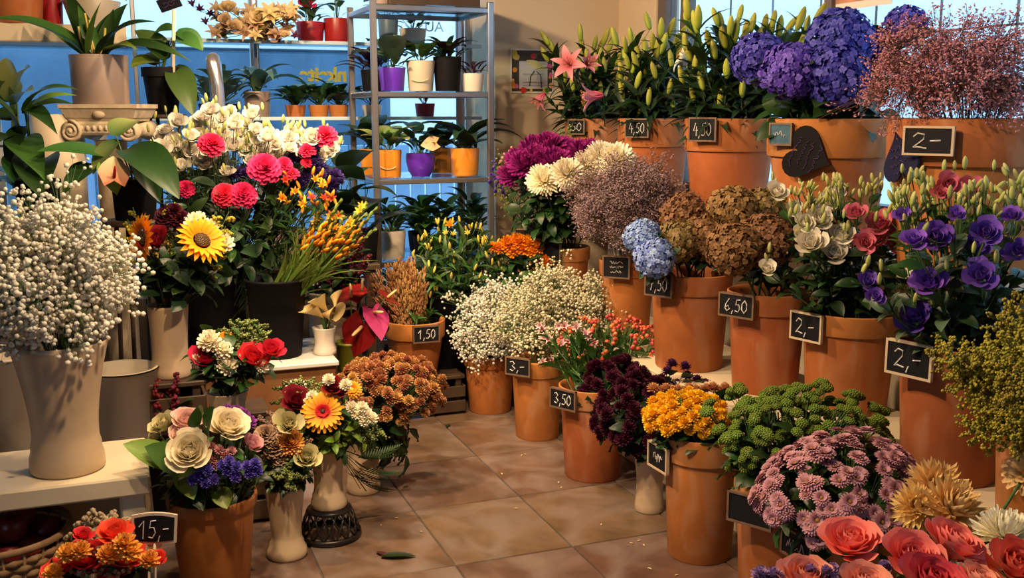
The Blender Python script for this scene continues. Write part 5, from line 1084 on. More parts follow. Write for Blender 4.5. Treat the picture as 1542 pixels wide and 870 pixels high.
# ---- red rose posy
d3v = DEP(V3['c']); VV3 = dict(c=V3['c'], r=.04, h=V3['h']); p_red = petm('crimson_rose', (.40, .010, .020), (.58, .02, .06))
for x, y, sz, lab in [(308, 543, 44, 'crimson rose beside the sunflower vase'), (381, 543, 48, 'crimson rose in front of the black bucket'), (408, 530, 38, 'crimson rose touching the table edge')]: bloom(VV3, x, y, sz, d3v - .06, 'rosebud', p_red, (0.1, -.6, .9), 'crimson_rose', lab, 'rose', 'crimson roses of the posy', leaf=LD, fk=.8)
for x, y, sz in [(314, 511, 34), (342, 549, 30), (338, 525, 26), (326, 518, 22), (336, 536, 22), (395, 550, 20), (296, 540, 18)]: bloom(VV3, x, y, sz, d3v - .08, 'pom', p_wmum, None, 'white_chrysanthemum', 'white chrysanthemum in the crimson rose posy', 'chrysanthemum', 'white chrysanthemums of the posy', leaf=('ovate', g_mid, 3, .05, .5, .9), fk=.8, r=.002)
bloom(VV3, 340, 505, 20, d3v, 'daisy', p_orr, None, 'orange_daisy', 'tiny orange daisy at the back of the crimson rose posy', 'daisy', None, 'disc', p_redf, fk=.8)
fillgreen(VV3, Dome(P(350, 530, d3v + .02), .12, .11, .10), 20, ['ovate', 'broad'], [g_mid, g_dark, g_dark], .06, 'green stem in the crimson rose posy', 'greenery of the posy', 6, -.6, .8)
for i, (x, y) in enumerate([(350, 490), (362, 480), (375, 478), (390, 485), (355, 500), (395, 495)]): plume(VV3, P(x, y, d3v + .02), VV3['c'] + Vector((0, 0, .1)), 'fine green filler plume in the crimson rose posy', 'filler plumes of the posy', 8, .005, MATS['green_filler'], .04, seed=90 + i, name='green_filler', cat='foliage')
# ---- red and yellow bouquet at the bottom edge with the 15,- sign
qb = P(165, 900, 2.66); qb.z = 0; KB = bucket(qb, .085, .105, .28, 'small dark bucket of the red and amber bouquet below the bench', m_black); dk = DEP(qb)
p_rr = petm('scarlet_rose', (.80, .022, .014), (.88, .09, .05)); p_am = petm('amber_pom', (.88, .44, .02), (.84, .40, .08), p=.7); p_hyc = petm('cream_filler', (.36, .26, .14), (.55, .44, .28))
for x, y, sz, lab in [(130, 845, 62, 'scarlet rose nearest the basket'), (188, 843, 62, 'scarlet rose below the amber button flowers'), (172, 806, 46, 'scarlet rose behind the amber button flowers'), (160, 866, 60, 'scarlet rose low at the front of the amber bouquet'), (236, 845, 30, 'scarlet rose under the 15,- sign'), (85, 862, 40, 'scarlet rose at the basket edge of the amber bouquet'), (125, 808, 26, 'small scarlet rose beside the cream filler')]: bloom(KB, x, y, sz * 1.15, dk - .06, 'rose', p_rr, (random.uniform(-.2, .2), -.35, 1), 'scarlet_rose', lab, 'rose', 'scarlet roses', leaf=('ovate', g_mid, 3, .035, .5, .8), fk=.8)
for x, y, sz in [(104, 830, 34), (122, 826, 30), (163, 832, 34), (188, 815, 34), (196, 826, 36), (225, 840, 30), (80, 860, 30)]: bloom(KB, x, y, sz, dk - .13, 'pom', p_am, (0, -.4, 1), 'amber_button_flower', 'amber button chrysanthemum among the scarlet roses', 'chrysanthemum', 'amber button chrysanthemums', fk=.8)
for i, (x, y) in enumerate([(130, 790), (145, 782), (160, 775), (170, 786), (178, 792), (150, 798), (140, 800), (185, 785), (145, 855), (155, 850)]): plume(KB, P(x, y, dk + (.05 if y < 810 else -.08)), KB['c'] + Vector((0, 0, .2)), 'creamy filler cluster in the scarlet and amber bouquet', 'cream filler clusters', 9, .008, p_hyc, .05, seed=100 + i, name='cream_filler', cat='flower')
fillgreen(KB, Dome(P(165, 850, dk), .15, .14, .07), 12, ['ovate', 'broad'], [g_mid, g_dark], .035, 'green stem in the scarlet and amber bouquet', 'greenery of the amber bouquet', 6, -.4, .8)
# framed 15,- sign on a stick
ps = P(233, 796, dk - .02); o = thing('price_stick', 'white-framed black board on a stick reading 15,-', 'sign', ps); o.rotation_euler = (0, R(3), -YAW + R(10))
w_, h_ = .118, .078
def rounded(w_, h_, bul, y0, y1, n=6):
    top = [(-w_ / 2 + w_ * k / n, h_ / 2 + bul * math.sin(PI * k / n)) for k in range(n + 1)]; bot = [(w_ / 2 * .95 - w_ * .95 * k / n, -h_ / 2 - bul * .5 * math.sin(PI * k / n)) for k in range(n + 1)]; pts = top + bot; N_ = len(pts)
    return MB().add([(x, y0, z) for x, z in pts] + [(x, y1, z) for x, z in pts], [tuple(range(N_)), tuple(range(2 * N_ - 1, N_ - 1, -1))] + [(k, N_ + k, N_ + (k + 1) % N_, (k + 1) % N_) for k in range(N_)])
part('frame', rounded(w_, h_, .008, -.003, .004), m_cream, o, False); part('board', rounded(w_ * .88, h_ * .82, .007, -.0045, -.002), m_slate, o, False)
part('chalk_price', writing('15,-', .085, .05, .0016), m_chalk, o, False, T(0, -.0055, 0))
part('stick', MB().tube([(0, 0, -.04), (0, 0, -.32)], .004, 6).add([(-.022, 0, -.042), (.022, 0, -.042), (.004, 0, -.07), (-.004, 0, -.07)], [(0, 1, 2, 3)]), m_cream, o)
# ---- woven basket of dark red apples below the bench
m_wick = mat('wicker', (.20, .11, .05), (.30, .17, .08), rough=.7, var=.1, noise=.2); m_app = mat('dark_red_fruit', (.12, .014, .008), (.20, .03, .012), rough=.35, var=.25, noise=.2, nscale=12)
qb = P(2, 850, 2.96); qb.z = 0; BC = qb
bo = thing('wicker_basket', 'round wicker basket of dark red fruit under the bench', 'basket', BC); bo.scale = (1.0, 1.0, 1.3)
nR, nS = 9, 44
for i in range(nR):
    z = .02 + .018 * i; rr = .15 + .05 * (i / nR) ** .8
    part('weave_ring', MB().tube([((rr + (.006 if (k + i) % 2 else -.006)) * math.cos(2 * PI * k / nS), (rr + (.006 if (k + i) % 2 else -.006)) * math.sin(2 * PI * k / nS), z) for k in range(nS + 1)], .009, 5, False), m_wick, bo)
stk = MB().tube([(.15, 0, .0), (.18, 0, .09), (.2, 0, .185)], .005, 5).mesh('stake', m_wick)
for k in range(22): ob('stake', stk, bo, RZ(2 * PI * k / 22))
part('bottom', MB().lathe([(.001, .012), (.15, .012), (.15, .0), (.001, .0)], 24), m_wick, bo); part('rim', MB().lathe([(.198, .18), (.212, .188), (.205, .20), (.19, .195), (.198, .18)], 36), m_wick, bo)
ap = MB().lathe([(.004, .062), (.018, .07), (.036, .062), (.044, .035), (.040, .012), (.025, 0), (.004, .004)], 14).mesh('fruit', m_app)
pos = [(0, 0, .11), (.08, .02, .12), (-.08, .03, .12), (.02, .085, .12), (.03, -.085, .12), (-.07, -.06, .12), (.10, -.06, .125), (-.03, .02, .175), (.06, .05, .175), (.09, .095, .13), (-.09, .10, .13), (.04, -.04, .18), (.13, .03, .14)]
for x, y, z in pos: tag(ob('dark_red_fruit', ap, None, T(BC + Vector((x * .95, y * .95, z * 1.3))) @ SC(1.05) @ RX(random.uniform(-.4, .4)) @ RZ(random.uniform(0, 6))), 'dark red round fruit lying in the wicker basket', 'fruit', 'fruit in the wicker basket')
# ---- lattice bowl under the gerbera vase
lat = thing('lattice_bowl', 'upturned dark lattice bowl under the gerbera vase', 'bowl', (V5['c'].x, V5['c'].y, 0))
m_iron = mat('dark_glazed', (.014, .011, .010), rough=.35, var=0)
part('top_plate', MB().lathe([(.001, .11), (.075, .11), (.08, .105), (.08, .098), (.001, .096)], 28), m_iron, lat); part('foot_ring', MB().lathe([(.10, 0), (.112, 0), (.112, .02), (.10, .02), (.10, 0)], 28), m_iron, lat)
for k in range(16):
    for s in (-1, 1): part('lattice_bar', MB().tube([((.108 - .03 * q) * math.cos(2 * PI * k / 16 + s * q * .5), (.108 - .03 * q) * math.sin(2 * PI * k / 16 + s * q * .5), .015 + .085 * q) for q in (0, .33, .66, 1)], .004, 4), m_iron, lat)
# ---- fallen bits on the tiles
for x, y, L_, mm, lab in [(660, 820, 0, 0, 0)]: pass
def floor_leaf(x, y, L_, rz, mm, lab, kind='point'):
    g = G(x, y, .004); o = solid('fallen_leaf', MB().blade(L_, L_ * .35, .15, -.1, .3, kind, 2, 5), mm, lab, 'leaf', 'fallen leaves', T(g) @ RZ(rz))
floor_leaf(574, 838, .12, -1.9, g_deep, 'dark green leaf lying on the tiles near the slim vase'); floor_leaf(585, 838, .06, .5, g_wine, 'curled dark scrap of leaf beside the fallen leaf', 'round'); floor_leaf(672, 643, .05, -.7, g_dark, 'small green leaf on the tile joint')
bit = mat('petal_bit', (.5, .38, .2), var=.3)
for x, y in [(600, 780), (575, 790), (632, 800), (842, 725), (846, 733), (905, 790), (953, 818), (968, 819), (960, 814), (755, 712), (775, 765), (785, 686), (792, 684), (975, 855), (1022, 865), (1090, 700)]:
    g = G(x, y, .002); solid('fallen_petal', MB().blade(random.uniform(.008, .016), .007, .3, -.2, .4, 'round', 2, 3), bit, 'tiny pale petal scrap fallen on the floor tiles', 'petal', 'fallen petal scraps', T(g) @ RZ(random.uniform(0, 6)))
# ================================================================= shelves and pot plants at the shop window
def rack(x0, x1, y0, y1, tiers, label, top):
    t_ = thing('steel_rack', label, 'rack', ((x0 + x1) / 2, (y0 + y1) / 2, 0)); o3 = ((x0 + x1) / 2, (y0 + y1) / 2, 0)
    for x in (x0, x1):
        for y in (y0, y1): part('post', lp(x - .016, x + .016, y - .016, y + .016, 0, top, o3), m_metal, t_, False)
    for z in tiers:
        for y in (y0, y1): part('rail', lp(x0, x1, y - .011, y + .011, z - .032, z - .006, o3, .003), m_metal, t_, False)
        for x in (x0, x1): part('side_rail', lp(x - .011, x + .011, y0, y1, z - .032, z - .006, o3, .003), m_metal, t_, False)
        part('glass_shelf', lp(x0 + .005, x1 - .005, y0 + .005, y1 - .005, z - .006, z, o3, .002), m_gshelf, t_, False)
    return t_
RX0, RX1, RY0, RY1 = 1.265, 1.895, 5.30, 5.84
TZ = [.30, .715, 1.150, 1.600, 2.035]
rack(RX0, RX1, RY0, RY1, TZ, 'tall steel rack with glass shelves of potted plants by the beige wall', 2.06)
# long glass window shelves
gs = thing('window_glass_shelf', 'pair of long glass shelves with steel uprights across the shop window', 'shelf', (.55, 6.12, 0))
o3 = (.55, 6.12, 0); GZ = [1.46, 1.88]
for z in GZ: part('glass_shelf', lp(.12, 2.08, 5.98, 6.28, z - .010, z, o3, .002), m_gshelf, gs, False); part('edge_rail', lp(.12, 2.08, 5.965, 5.98, z - .016, z + .004, o3, .002), mat('pale_blue_rail', (.45, .6, .68), rough=.3, var=0), gs, False)
for x in (.14, .80, 2.06): part('upright', lp(x - .012, x + .012, 6.27, 6.294, 0, 2.5, o3), m_metal, gs, False)
# cream shelf board on the left with its brackets
cs = thing('cream_window_shelf', 'thick cream shelf board across the window behind the capital', 'shelf', (-.45, 5.6, 0)); o3 = (-.45, 5.6, 0)
zt = PY(90, 36, 5.45).z
part('board', lp(-1.4, PY(190, 45, 5.45).x, 5.45, 5.75, zt - .085, zt, o3, .006), m_cream, cs, False)
for x in (-1.3, -.05): part('upright', lp(x - .02, x + .02, 5.72, 5.75, 0, zt - .08, o3), m_whitef, cs, False)
# low table that carries the plants under the window
wt = thing('plant_table', 'low dark table of green plants in front of the shop window', 'table', (.5, 5.5, 0)); o3 = (.5, 5.5, 0)
part('table_top', lp(.22, 1.2, 4.98, 5.42, .72, .75, o3), m_wooddark, wt, False)
for x in (.24, 1.13):
    for y in (5.0, 5.36): part('leg', lp(x, x + .05, y, y + .05, 0, .72, o3), m_wooddark, wt, False)
wt = thing('plant_table', 'narrow dark table of green plants at the far end of the window', 'table', (-.75, 5.2, 0)); o3 = (-.75, 5.2, 0)
part('table_top', lp(-1.3, -.36, 4.98, 5.42, .72, .75, o3), m_wooddark, wt, False)
for x in (-1.28, -.43):
    for y in (5.0, 5.36): part('leg', lp(x, x + .05, y, y + .05, 0, .72, o3), m_wooddark, wt, False)
M_POT = dict(grey=mat('grey_ceramic', (.27, .20, .165), rough=.45, var=.05), purple=mat('purple_ceramic', (.085, .02, .34), rough=.25, var=0), orange=mat('orange_ceramic', (.58, .20, .02), rough=.3, var=.06), creamp=mat('cream_pot', (.42, .36, .27), rough=.4, var=.05), dark=m_black, red=mat('red_pot', (.30, .012, .02), rough=.35, var=.1), white=m_wpl, slatepot=mat('slate_blue_pot', (.10, .16, .22), rough=.4, var=0), terra=m_terra)
def pp(c, r, h, pm, leaves, label, name='potted_plant', taper=.85, rim=.0, group=None, smile=False, seed=0, stems=True, round_=False):
    """pot plant: pot, soil and every leaf a part; leaves = list of (kind, mat, n, size, spread, tilt, height)"""
    t_ = thing(name, label, 'potted plant', c, group); rn = random.Random(seed)
    if round_: pr = [(.001, 0), (r * .62, 0), (r * .86, h * .25), (r, h * .65), (r * .98, h), (r * .90, h), (r * .88, h * .8)]
    else: pr = [(.001, 0), (r * taper * .97, 0), (r * taper, .005)] + ([(r * .92, h * .80), (r, h * .80)] if rim else []) + [(r, h - .003), (r * .99, h), (r * .93, h), (r * .90, h * .8)]
    auto_smooth(part('pot', MB().lathe(pr, 30), M_POT[pm], t_), 50)
    part('soil', MB().lathe([(.001, h * .9), (r * .92, h * .9)], 16), m_soil, t_)
    if smile: part('handle', MB().tube([(r * 1.0 * math.sin(a) * .8, -r * .99 * math.cos(a * .5), h * .5 - .03 * math.cos(a * 1.2)) for a in [-.9 + .18 * k for k in range(11)]], .003, 5), mat('pale_handle', (.55, .40, .22), var=0), t_, M=RZ(-YAW))
    for kind, lm, n, sz, sp, tilt, ht in leaves:
        for k in range(n):
            a = k * GA + rn.uniform(-.3, .3); z = h * .9 + ht * (k + .5) / n + rn.uniform(0, .02); rr = sp * r * rn.random(); base = Vector((rr * math.cos(a), rr * math.sin(a), z))
            s_ = sz * rn.uniform(.8, 1.5)
            ob('leaf', LF(kind, lm), t_, T(base) @ RZ(a - PI / 2) @ RX(tilt + rn.uniform(-.3, .3)) @ SC(s_))
            if stems and ht > .04: ob('stalk', make_unit_stem(g_stem), t_, T(0, 0, h * .85) @ zq(base - Vector((0, 0, h * .85)) + Vector((.001, 0, 0))).to_matrix().to_4x4() @ SC(.0022, .0022, (base - Vector((0, 0, h * .85))).length))
    return t_
def on(px, py, Y, z): q = PY(px, py, Y); return Vector((q.x, Y, z))
def wr(wpx, c): return wpx / 2 * DEP(c) / FPX
def hh(py0, py1, c): return (py1 - py0) * DEP(c) / FPX
g_plum = leafm('leaf_plum', (.05, .012, .05), (.09, .02, .07)); g_win = leafm('leaf_window', (.035, .10, .03), (.07, .16, .05))
# rack tier at 1.60
Yf = 5.44
for px, w_, h_, pm, lv, lab, kw in [
    (542, 34, 32, 'dark', [('ovate', g_plum, 16, .11, .9, .5, .06), ('lance', g_plum, 12, .13, 1, .1, .03)], 'purple-leaved trailing plant outside the corner of the steel rack', {}),
    (591, 40, 34, 'purple', [('broad', g_grey, 7, .16, .6, .3, .08), ('ovate', g_win, 8, .09, .8, .5, .05)], 'silvery leaved plant in a purple pot on the upper rack shelf', {}),
    (634, 42, 44, 'creamp', [('broad', g_mid, 7, .17, .5, .2, .05), ('ovate', g_lime, 6, .09, .6, .4, .05)], 'broad-leaved plant in a cream pot with a curved handle', dict(smile=True)),
    (674, 42, 50, 'dark', [('lance', g_deep, 14, .13, .8, .3, .05), ('ovate', g_wine, 10, .08, .8, .4, .05)], 'dark leafy plant in a dark pot on the upper rack shelf', {}),
    (712, 34, 26, 'white', [('lance', g_plum, 14, .10, .9, .2, .03)], 'trailing plum-leaved plant in a grey-white pot beside the wall', {})]:
    c = on(px, 140, Yf, TZ[3]) if px > 560 else on(px, 140, 5.62, TZ[3])
    if px < 560: c = Vector((RX0 + .09, 5.72, TZ[3]))
    pp(c, wr(w_, c), hh(140 - h_, 140, c), pm, lv, lab, seed=px, group='plants on the upper rack shelf', **kw)
# rack tier at 1.15
for px, w_, h_, pm, lv, lab, kw in [
    (587, 37, 40, 'orange', [('broad', g_var, 7, .12, .7, .4, .06), ('ovate', g_mid, 8, .09, .8, .4, .05)], 'variegated plant in an orange pot with a curved handle', dict(smile=True, taper=.92)),
    (634, 44, 34, 'purple', [('broad', g_deep, 7, .14, .6, .3, .10), ('ovate', g_dark, 8, .10, .8, .4, .05)], 'dark leafy plant in a rounded purple pot on the lower rack shelf', dict(round_=True)),
    (700, 44, 40, 'orange', [('arch', g_deep, 8, .26, .5, .0, .04), ('broad', g_deep, 6, .16, .5, .3, .05)], 'dark strappy plant in a plain orange pot near the wall', dict(taper=.90))]:
    c = on(px, 272, Yf, TZ[2]); pp(c, wr(w_, c), hh(272 - h_, 272, c), pm, lv, lab, seed=px, group='plants on the lower rack shelf', **kw)
for px, pm, lab in [(665, 'orange', 'orange pot of strappy leaves standing at the back of the lower rack shelf'), (560, 'orange', 'orange pot with broad dark leaves at the rear corner of the rack')]:
    c = on(px, 262, 5.70, TZ[2]); pp(c, wr(36, c), .14, pm, [('arch', g_deep, 7, .24, .4, .1, .05), ('heart', g_deep, 4, .14, .5, .5, .12)], lab, seed=px)
c = P(657, 215, DEP(Vector((1.6, 5.3, 0)))); s_ = Stem('cream_anthurium', 'single cream anthurium flower above the rounded purple pot', 'anthurium', None, Vector((c.x, 5.44, TZ[2] + .1)), c, .002); h = s_.head('spathe', H('spathe', petm('cream_spathe', (.5, .32, .16), (.6, .42, .25))), .085, toward(c, .2)); ob('spadix', H('spadix', p_spd), h, T(0, .1, .02) @ RX(-.4))
# rack tier at .715 and below
c = on(590, 395, 5.42, TZ[1]); pp(c, wr(44, c), hh(353, 395, c), 'white', [('lance', g_deep, 20, .12, .9, .3, .08), ('ovate', g_dark, 14, .08, .9, .5, .10)], 'bushy dark plant in a plain white pot on the lower rack shelf', seed=3, taper=.88)
for px, Y_, lab in [(632, 5.66, 'small-leaved dark green plant behind the white pot'), (670, 5.45, 'bushy dark green plant on the low rack shelf'), (712, 5.6, 'spreading green plant at the wall end of the low rack shelf'), (640, 5.42, 'glossy green plant beside the white pot')]:
    c = on(px, 395, Y_, TZ[1]); pp(c, .065, .11, 'dark', [('ovate', g_dark, 26, .10, 1, .4, .16), ('lance', g_win, 16, .12, 1, .2, .10)], lab, seed=px)
for px, Y_, lab in [(600, 5.7, 'dark plant standing on the lowest rack shelf'), (680, 5.6, 'second dark plant standing on the lowest rack shelf')]: c = on(px, 500, Y_, TZ[0]); pp(c, .08, .12, 'terra', [('ovate', g_deep, 24, .10, 1, .4, .14)], lab, seed=px)
# on top of the rack
bx = thing('storage_tray', 'dark tray lying on top of the steel rack', 'tray', (1.62, 5.55, TZ[4])); part('body', MB().bbox(-.24, .26, -.14, .2, 0, .09, .006), m_wooddark, bx, False); part('lip', MB().bbox(-.25, .27, -.15, .21, .08, .10, .004), m_wooddark, bx, False)
c = Vector((1.36, 5.5, TZ[4])); pp(c, .06, .11, 'grey', [('ovate', g_deep, 12, .11, 1, .2, .06)], 'dark plant on the top shelf of the rack', seed=8)
# window glass shelves: upper
for px, w_, h_, pm, lv, lab, kw in [
    (393, 26, 22, 'terra', [('ovate', g_win, 6, .07, .9, .3, .03)], 'small terracotta pot under the dried brown bunch', {}),
    (468, 42, 30, 'red', [('ovate', g_win, 12, .10, .9, .3, .10), ('lance', g_grey, 8, .12, .9, .3, .05)], 'green plant with red bloom in a bright red pot on the glass shelf', {}),
    (508, 38, 36, 'red', [('ovate', g_win, 9, .06, .8, .5, .22)], 'wispy plant in a dark red pot on the glass shelf', dict(taper=.95)),
    (585, 30, 40, 'slatepot', [('broad', g_grey, 8, .12, .8, .3, .06)], 'plant in a slate blue pot behind the steel rack', {}),
    (622, 40, 24, 'white', [('ovate', g_win, 18, .07, 1, .4, .05)], 'low bushy plant in a white pot behind the steel rack', {})]:
    c = on(px, 66, 6.12, GZ[1]); pp(c, wr(w_, c), hh(66 - h_, 66, c), pm, lv, lab, seed=px, group='plants on the upper glass shelf', **kw)
bl = bloom(dict(c=on(462, 40, 6.1, GZ[1] + .05), r=.02, h=.1), 462, 8, 24, DEP(on(462, 10, 6.1, 0)), 'rose', p_hot, None, 'red_potted_bloom', 'single red bloom above the bright red pot', 'flower', None)
# dried brown hydrangea bunch
p_tan = petm('dried_tan_petal', (.42, .27, .13), (.62, .44, .24), var=.3); dt = DEP(Vector((.75, 5.9, 0)))
db_ = dict(c=on(393, 66, 6.12, GZ[1]), r=.03, h=.10)
for k in range(60): 
    x = 318 + 130 * random.random(); y = 14 + 42 * random.random(); s_ = bloom(db_, x, y, random.uniform(16, 30), dt + random.uniform(-.1, .1), random.choice(['liz', 'lily', 'lilyh', 'lily']), p_tan, None, 'dried_tan_flower', 'dried tan flower in the papery bunch on the glass shelf', 'dried flower', 'dried tan flowers', r=.002, calyx=False)
for x, y in [(300, 15), (318, 22), (310, 35), (420, 62), (445, 55), (340, 45), (290, 8)]: bloom(db_, x, y, 20, dt, 'lilyh', petm('dried_plum', (.08, .015, .05), (.14, .03, .08)), None, 'dried_plum_flower', 'dried plum-coloured flower at the edge of the papery bunch', 'dried flower', 'dried plum flowers', r=.0015)
# window glass shelves: lower
for px, w_, h_, pm, lv, lab, kw in [
    (388, 38, 38, 'grey', [('arch', g_grey, 7, .26, .4, .2, .05), ('ovate', g_win, 8, .06, .8, .4, .05)], 'grey pot of pale arching leaves on the lower glass shelf', dict(taper=.95)),
    (445, 30, 18, 'terra', [('ovate', g_win, 34, .10, 1.1, .4, .06), ('lance', g_dark, 10, .16, 1, .1, .02)], 'low green plant below the yellow window letters', {}),
    (480, 30, 18, 'terra', [('ovate', g_win, 34, .10, 1.1, .4, .06)], 'low bushy green plant beside the steel rack post', {}),
    (510, 30, 18, 'terra', [('ovate', g_dark, 32, .10, 1.1, .4, .06)], 'low dark green plant behind the steel rack post', {}),
    (330, 60, 20, 'dark', [('ovate', g_grey, 60, .10, 1.3, .4, .12)], 'grey-green bushy plant behind the steel handle', {}),
    (560, 30, 18, 'white', [('ovate', g_dark, 18, .08, 1, .4, .05)], 'small green plant in a white pot on the lower glass shelf', {}), (640, 30, 20, 'red', [('lance', g_dark, 10, .1, 1, .3, .05)], 'small plant in a red pot on the lower glass shelf', {})]:
    c = on(px, 163, 6.12, GZ[0]); pp(c, wr(w_, c), hh(163 - h_, 163, c), pm, lv, lab, seed=px, group='plants on the lower glass shelf', **kw)
# cream shelf: terracotta pot and stone planter
c = Vector((PY(22, 30, 5.56).x, 5.56, zt)); pp(c, wr(84, c) * 1.05, .26, 'terra', [('arch', g_dark, 6, .3, .5, .1, .05)], 'large terracotta pot on the cream window shelf', seed=2)
c = Vector((PY(78, 30, 5.64).x, 5.64, zt)); pp(c, wr(36, c), .24, 'red', [('ovate', g_dark, 8, .12, .8, .2, .05)], 'dark red pot beside the large terracotta pot', seed=5)
c = Vector((PY(140, 30, 5.58).x, 5.58, zt)); pp(c, wr(80, c), .12, 'creamp', [('ovate', g_grey, 30, .10, 1.0, .3, .12), ('broad', g_dark, 8, .14, .9, .2, .06)], 'rough cream planter of grey-green leaves on the cream window shelf', seed=6, taper=.75)
# ---- column with ionic capital and the grey pot
m_stone = mat('cast_stone', (.50, .40, .27), rough=.85, var=0, noise=.18, nscale=18, bump=.25, bscale=45)
dc = 4.75; cp = P(164, 157, dc); CX = Vector((cp.x, cp.y, 0)); ztop = cp.z; k_ = dc / FPX
col = thing('ionic_column', 'cast stone column with a scrolled ionic capital under the grey pot', 'column pedestal', CX, rz=-YAW)
part('shaft', (lambda mb: mb)(MB().lathe([(.085, 0), (.085, .03), (.07, .05), (.068, ztop - .17), (.075, ztop - .16)], 32)), m_stone, col)
part('base', MB().bbox(-.11, .11, -.11, .11, 0, .04, .006), m_stone, col, False)
W = 57 * k_
ab = MB()
for z0, z1, w0, w1 in ((ztop - .018, ztop, W, W), (ztop - .06, ztop - .018, W * .86, W * .97), (ztop - .075, ztop - .06, W * .80, W * .84)):
    ab.add([(sx * w_, sy * w_ * .8, z) for z, w_ in ((z0, w0), (z1, w1)) for sx, sy in ((-1, -1), (1, -1), (1, 1), (-1, 1))], [(3, 2, 1, 0), (4, 5, 6, 7)] + [(j, (j + 1) % 4, 4 + (j + 1) % 4, 4 + j) for j in range(4)])
part('abacus', ab, m_stone, col, False)
for sx in (-1, 1):
    for sy in (-1, 1):
        sp = [(sx * (W * .74 + (.048 - .0042 * q) * math.cos(q * .62 * 1.0) * 1.0), sy * (W * .72), ztop - .115 + (.048 - .0042 * q) * math.sin(q * .62)) for q in range(0, 11)] if False else []
        pts = []
        for j in range(34):
            a = j * .42; rr = .047 * (1 - j / 36); pts.append((sx * (W * .74 + rr * math.cos(a + PI / 2)), sy * W * .74, ztop - .118 + rr * math.sin(a + PI / 2)))
        vol = part('volute', MB().tube(pts, .0085, 6), m_stone, col); part('volute_eye', MB().ball(.012, 8, 5, T(sx * W * .74, sy * W * .74, ztop - .118)), m_stone, vol)
    part('volute_roll', MB().lathe([(.001, -W * .73), (.046, -W * .73), (.038, -W * .4), (.030, 0), (.038, W * .4), (.046, W * .73), (.001, W * .73)], 18, T(sx * W * .74, 0, ztop - .118) @ RX(PI / 2)), m_stone, col)
part('echinus', MB().bbox(-W * .70, W * .70, -W * .70, W * .70, ztop - .135, ztop - .075, .01), m_stone, col, False)
part('rosette', MB().ball(.022, 10, 6, T(0, -W * .74, ztop - .045) @ SC(1.3, .5, .8)), m_stone, col)
for j in range(7): part('egg', MB().ball(.011, 8, 5, T(-W * .48 + j * W * .16, -W * .70, ztop - .105) @ SC(.9, .7, 1.2)), m_stone, col)
cg = Vector((P(153, 157, dc).x, P(153, 157, dc).y, ztop))
GP = pp(cg, 41 * k_, 71 * k_, 'grey', [], 'large grey ceramic pot of arching leaves on the stone capital', 'potted_plant', .97)
def pleaf(root, rp, x0, y0, x1, y1, d0, d1, wd, mm, kind='lance', sag=.35, name='leaf'):
    a = P(x0, y0, d0); b = P(x1, y1, d1); v = b - a; L_ = v.length; yq = v.normalized(); side = yq.cross(Vector((0, 0, 1)) - FW * .5).normalized(); nz = side.cross(yq)
    M = Matrix((side, yq, nz)).transposed().to_4x4(); ratio = max(.1, round(wd / L_, 1))
    inv = Matrix.Translation(rp).inverted() if root.rotation_euler.z == 0 else root.matrix_world.inverted()
    ob(name, cached(('pl', kind, mm.name, ratio, round(sag, 2)), lambda: MB().blade(1.05, ratio, sag, -sag, .3, kind, 4, 10).mesh('leaf_long', mm)), root, Matrix.Translation(a - Vector(rp)) @ M @ SC(L_))
for x0, y0, x1, y1, d1, wd, mm, sg in [(128, 85, -20, 22, 4.5, .12, g_mid, .55), (132, 85, 52, 28, 4.9, .07, g_lime, .3), (145, 82, 118, 10, 4.8, .06, g_mid, .2), (150, 82, 230, 28, 4.6, .12, g_dark, .5), (155, 84, 285, 85, 4.55, .11, g_dark, .5), (140, 82, 100, -15, 5.0, .09, g_dark, .2), (160, 84, 205, 70, 4.5, .08, g_lime, .4), (135, 84, 150, 5, 4.6, .07, g_mid, .2), (158, 84, 170, 15, 4.9, .09, g_dark, .2), (148, 84, 190, 5, 5.0, .09, g_dark, .3)]:
    pleaf(GP, cg, x0, y0, x1, y1, dc, d1, wd, mm, 'lance', sg)
for x0, y0, x1, y1 in [(132, 88, 118, 40), (140, 88, 135, 30), (150, 88, 158, 42), (145, 88, 128, 20)]:
    a, b = P(x0, y0, dc) - cg, P(x1, y1, dc) - cg; ob('stalk', make_unit_stem(mat('amber_stalk', (.32, .22, .04), (.4, .3, .06), var=.1)), GP, T(a) @ zq(b - a).to_matrix().to_4x4() @ SC(.006, .006, (b - a).length))
# ---- cream cylinder pot with broad leaves in front of the column
dp = 4.72; c0 = P(92, 262, dp); zc = P(92, 172, dp).z
ped = bucket((c0.x, c0.y, 0), .11, .115, 1.05, 'cream round pedestal pot behind the gypsophila', m_zinc, 'cream_planter')
c2 = Vector((c0.x, c0.y, 1.05)); hz = zc - 1.05
bp = thing('cream_cylinder_pot', 'cream cylinder pot standing among the broad green leaves', 'flower pot', c2); part('body', MB().lathe([(.001, 0), (.108, 0), (.112, hz), (.105, hz), (.088, hz * .7), (.001, hz * .65)], 32), m_cream, bp)
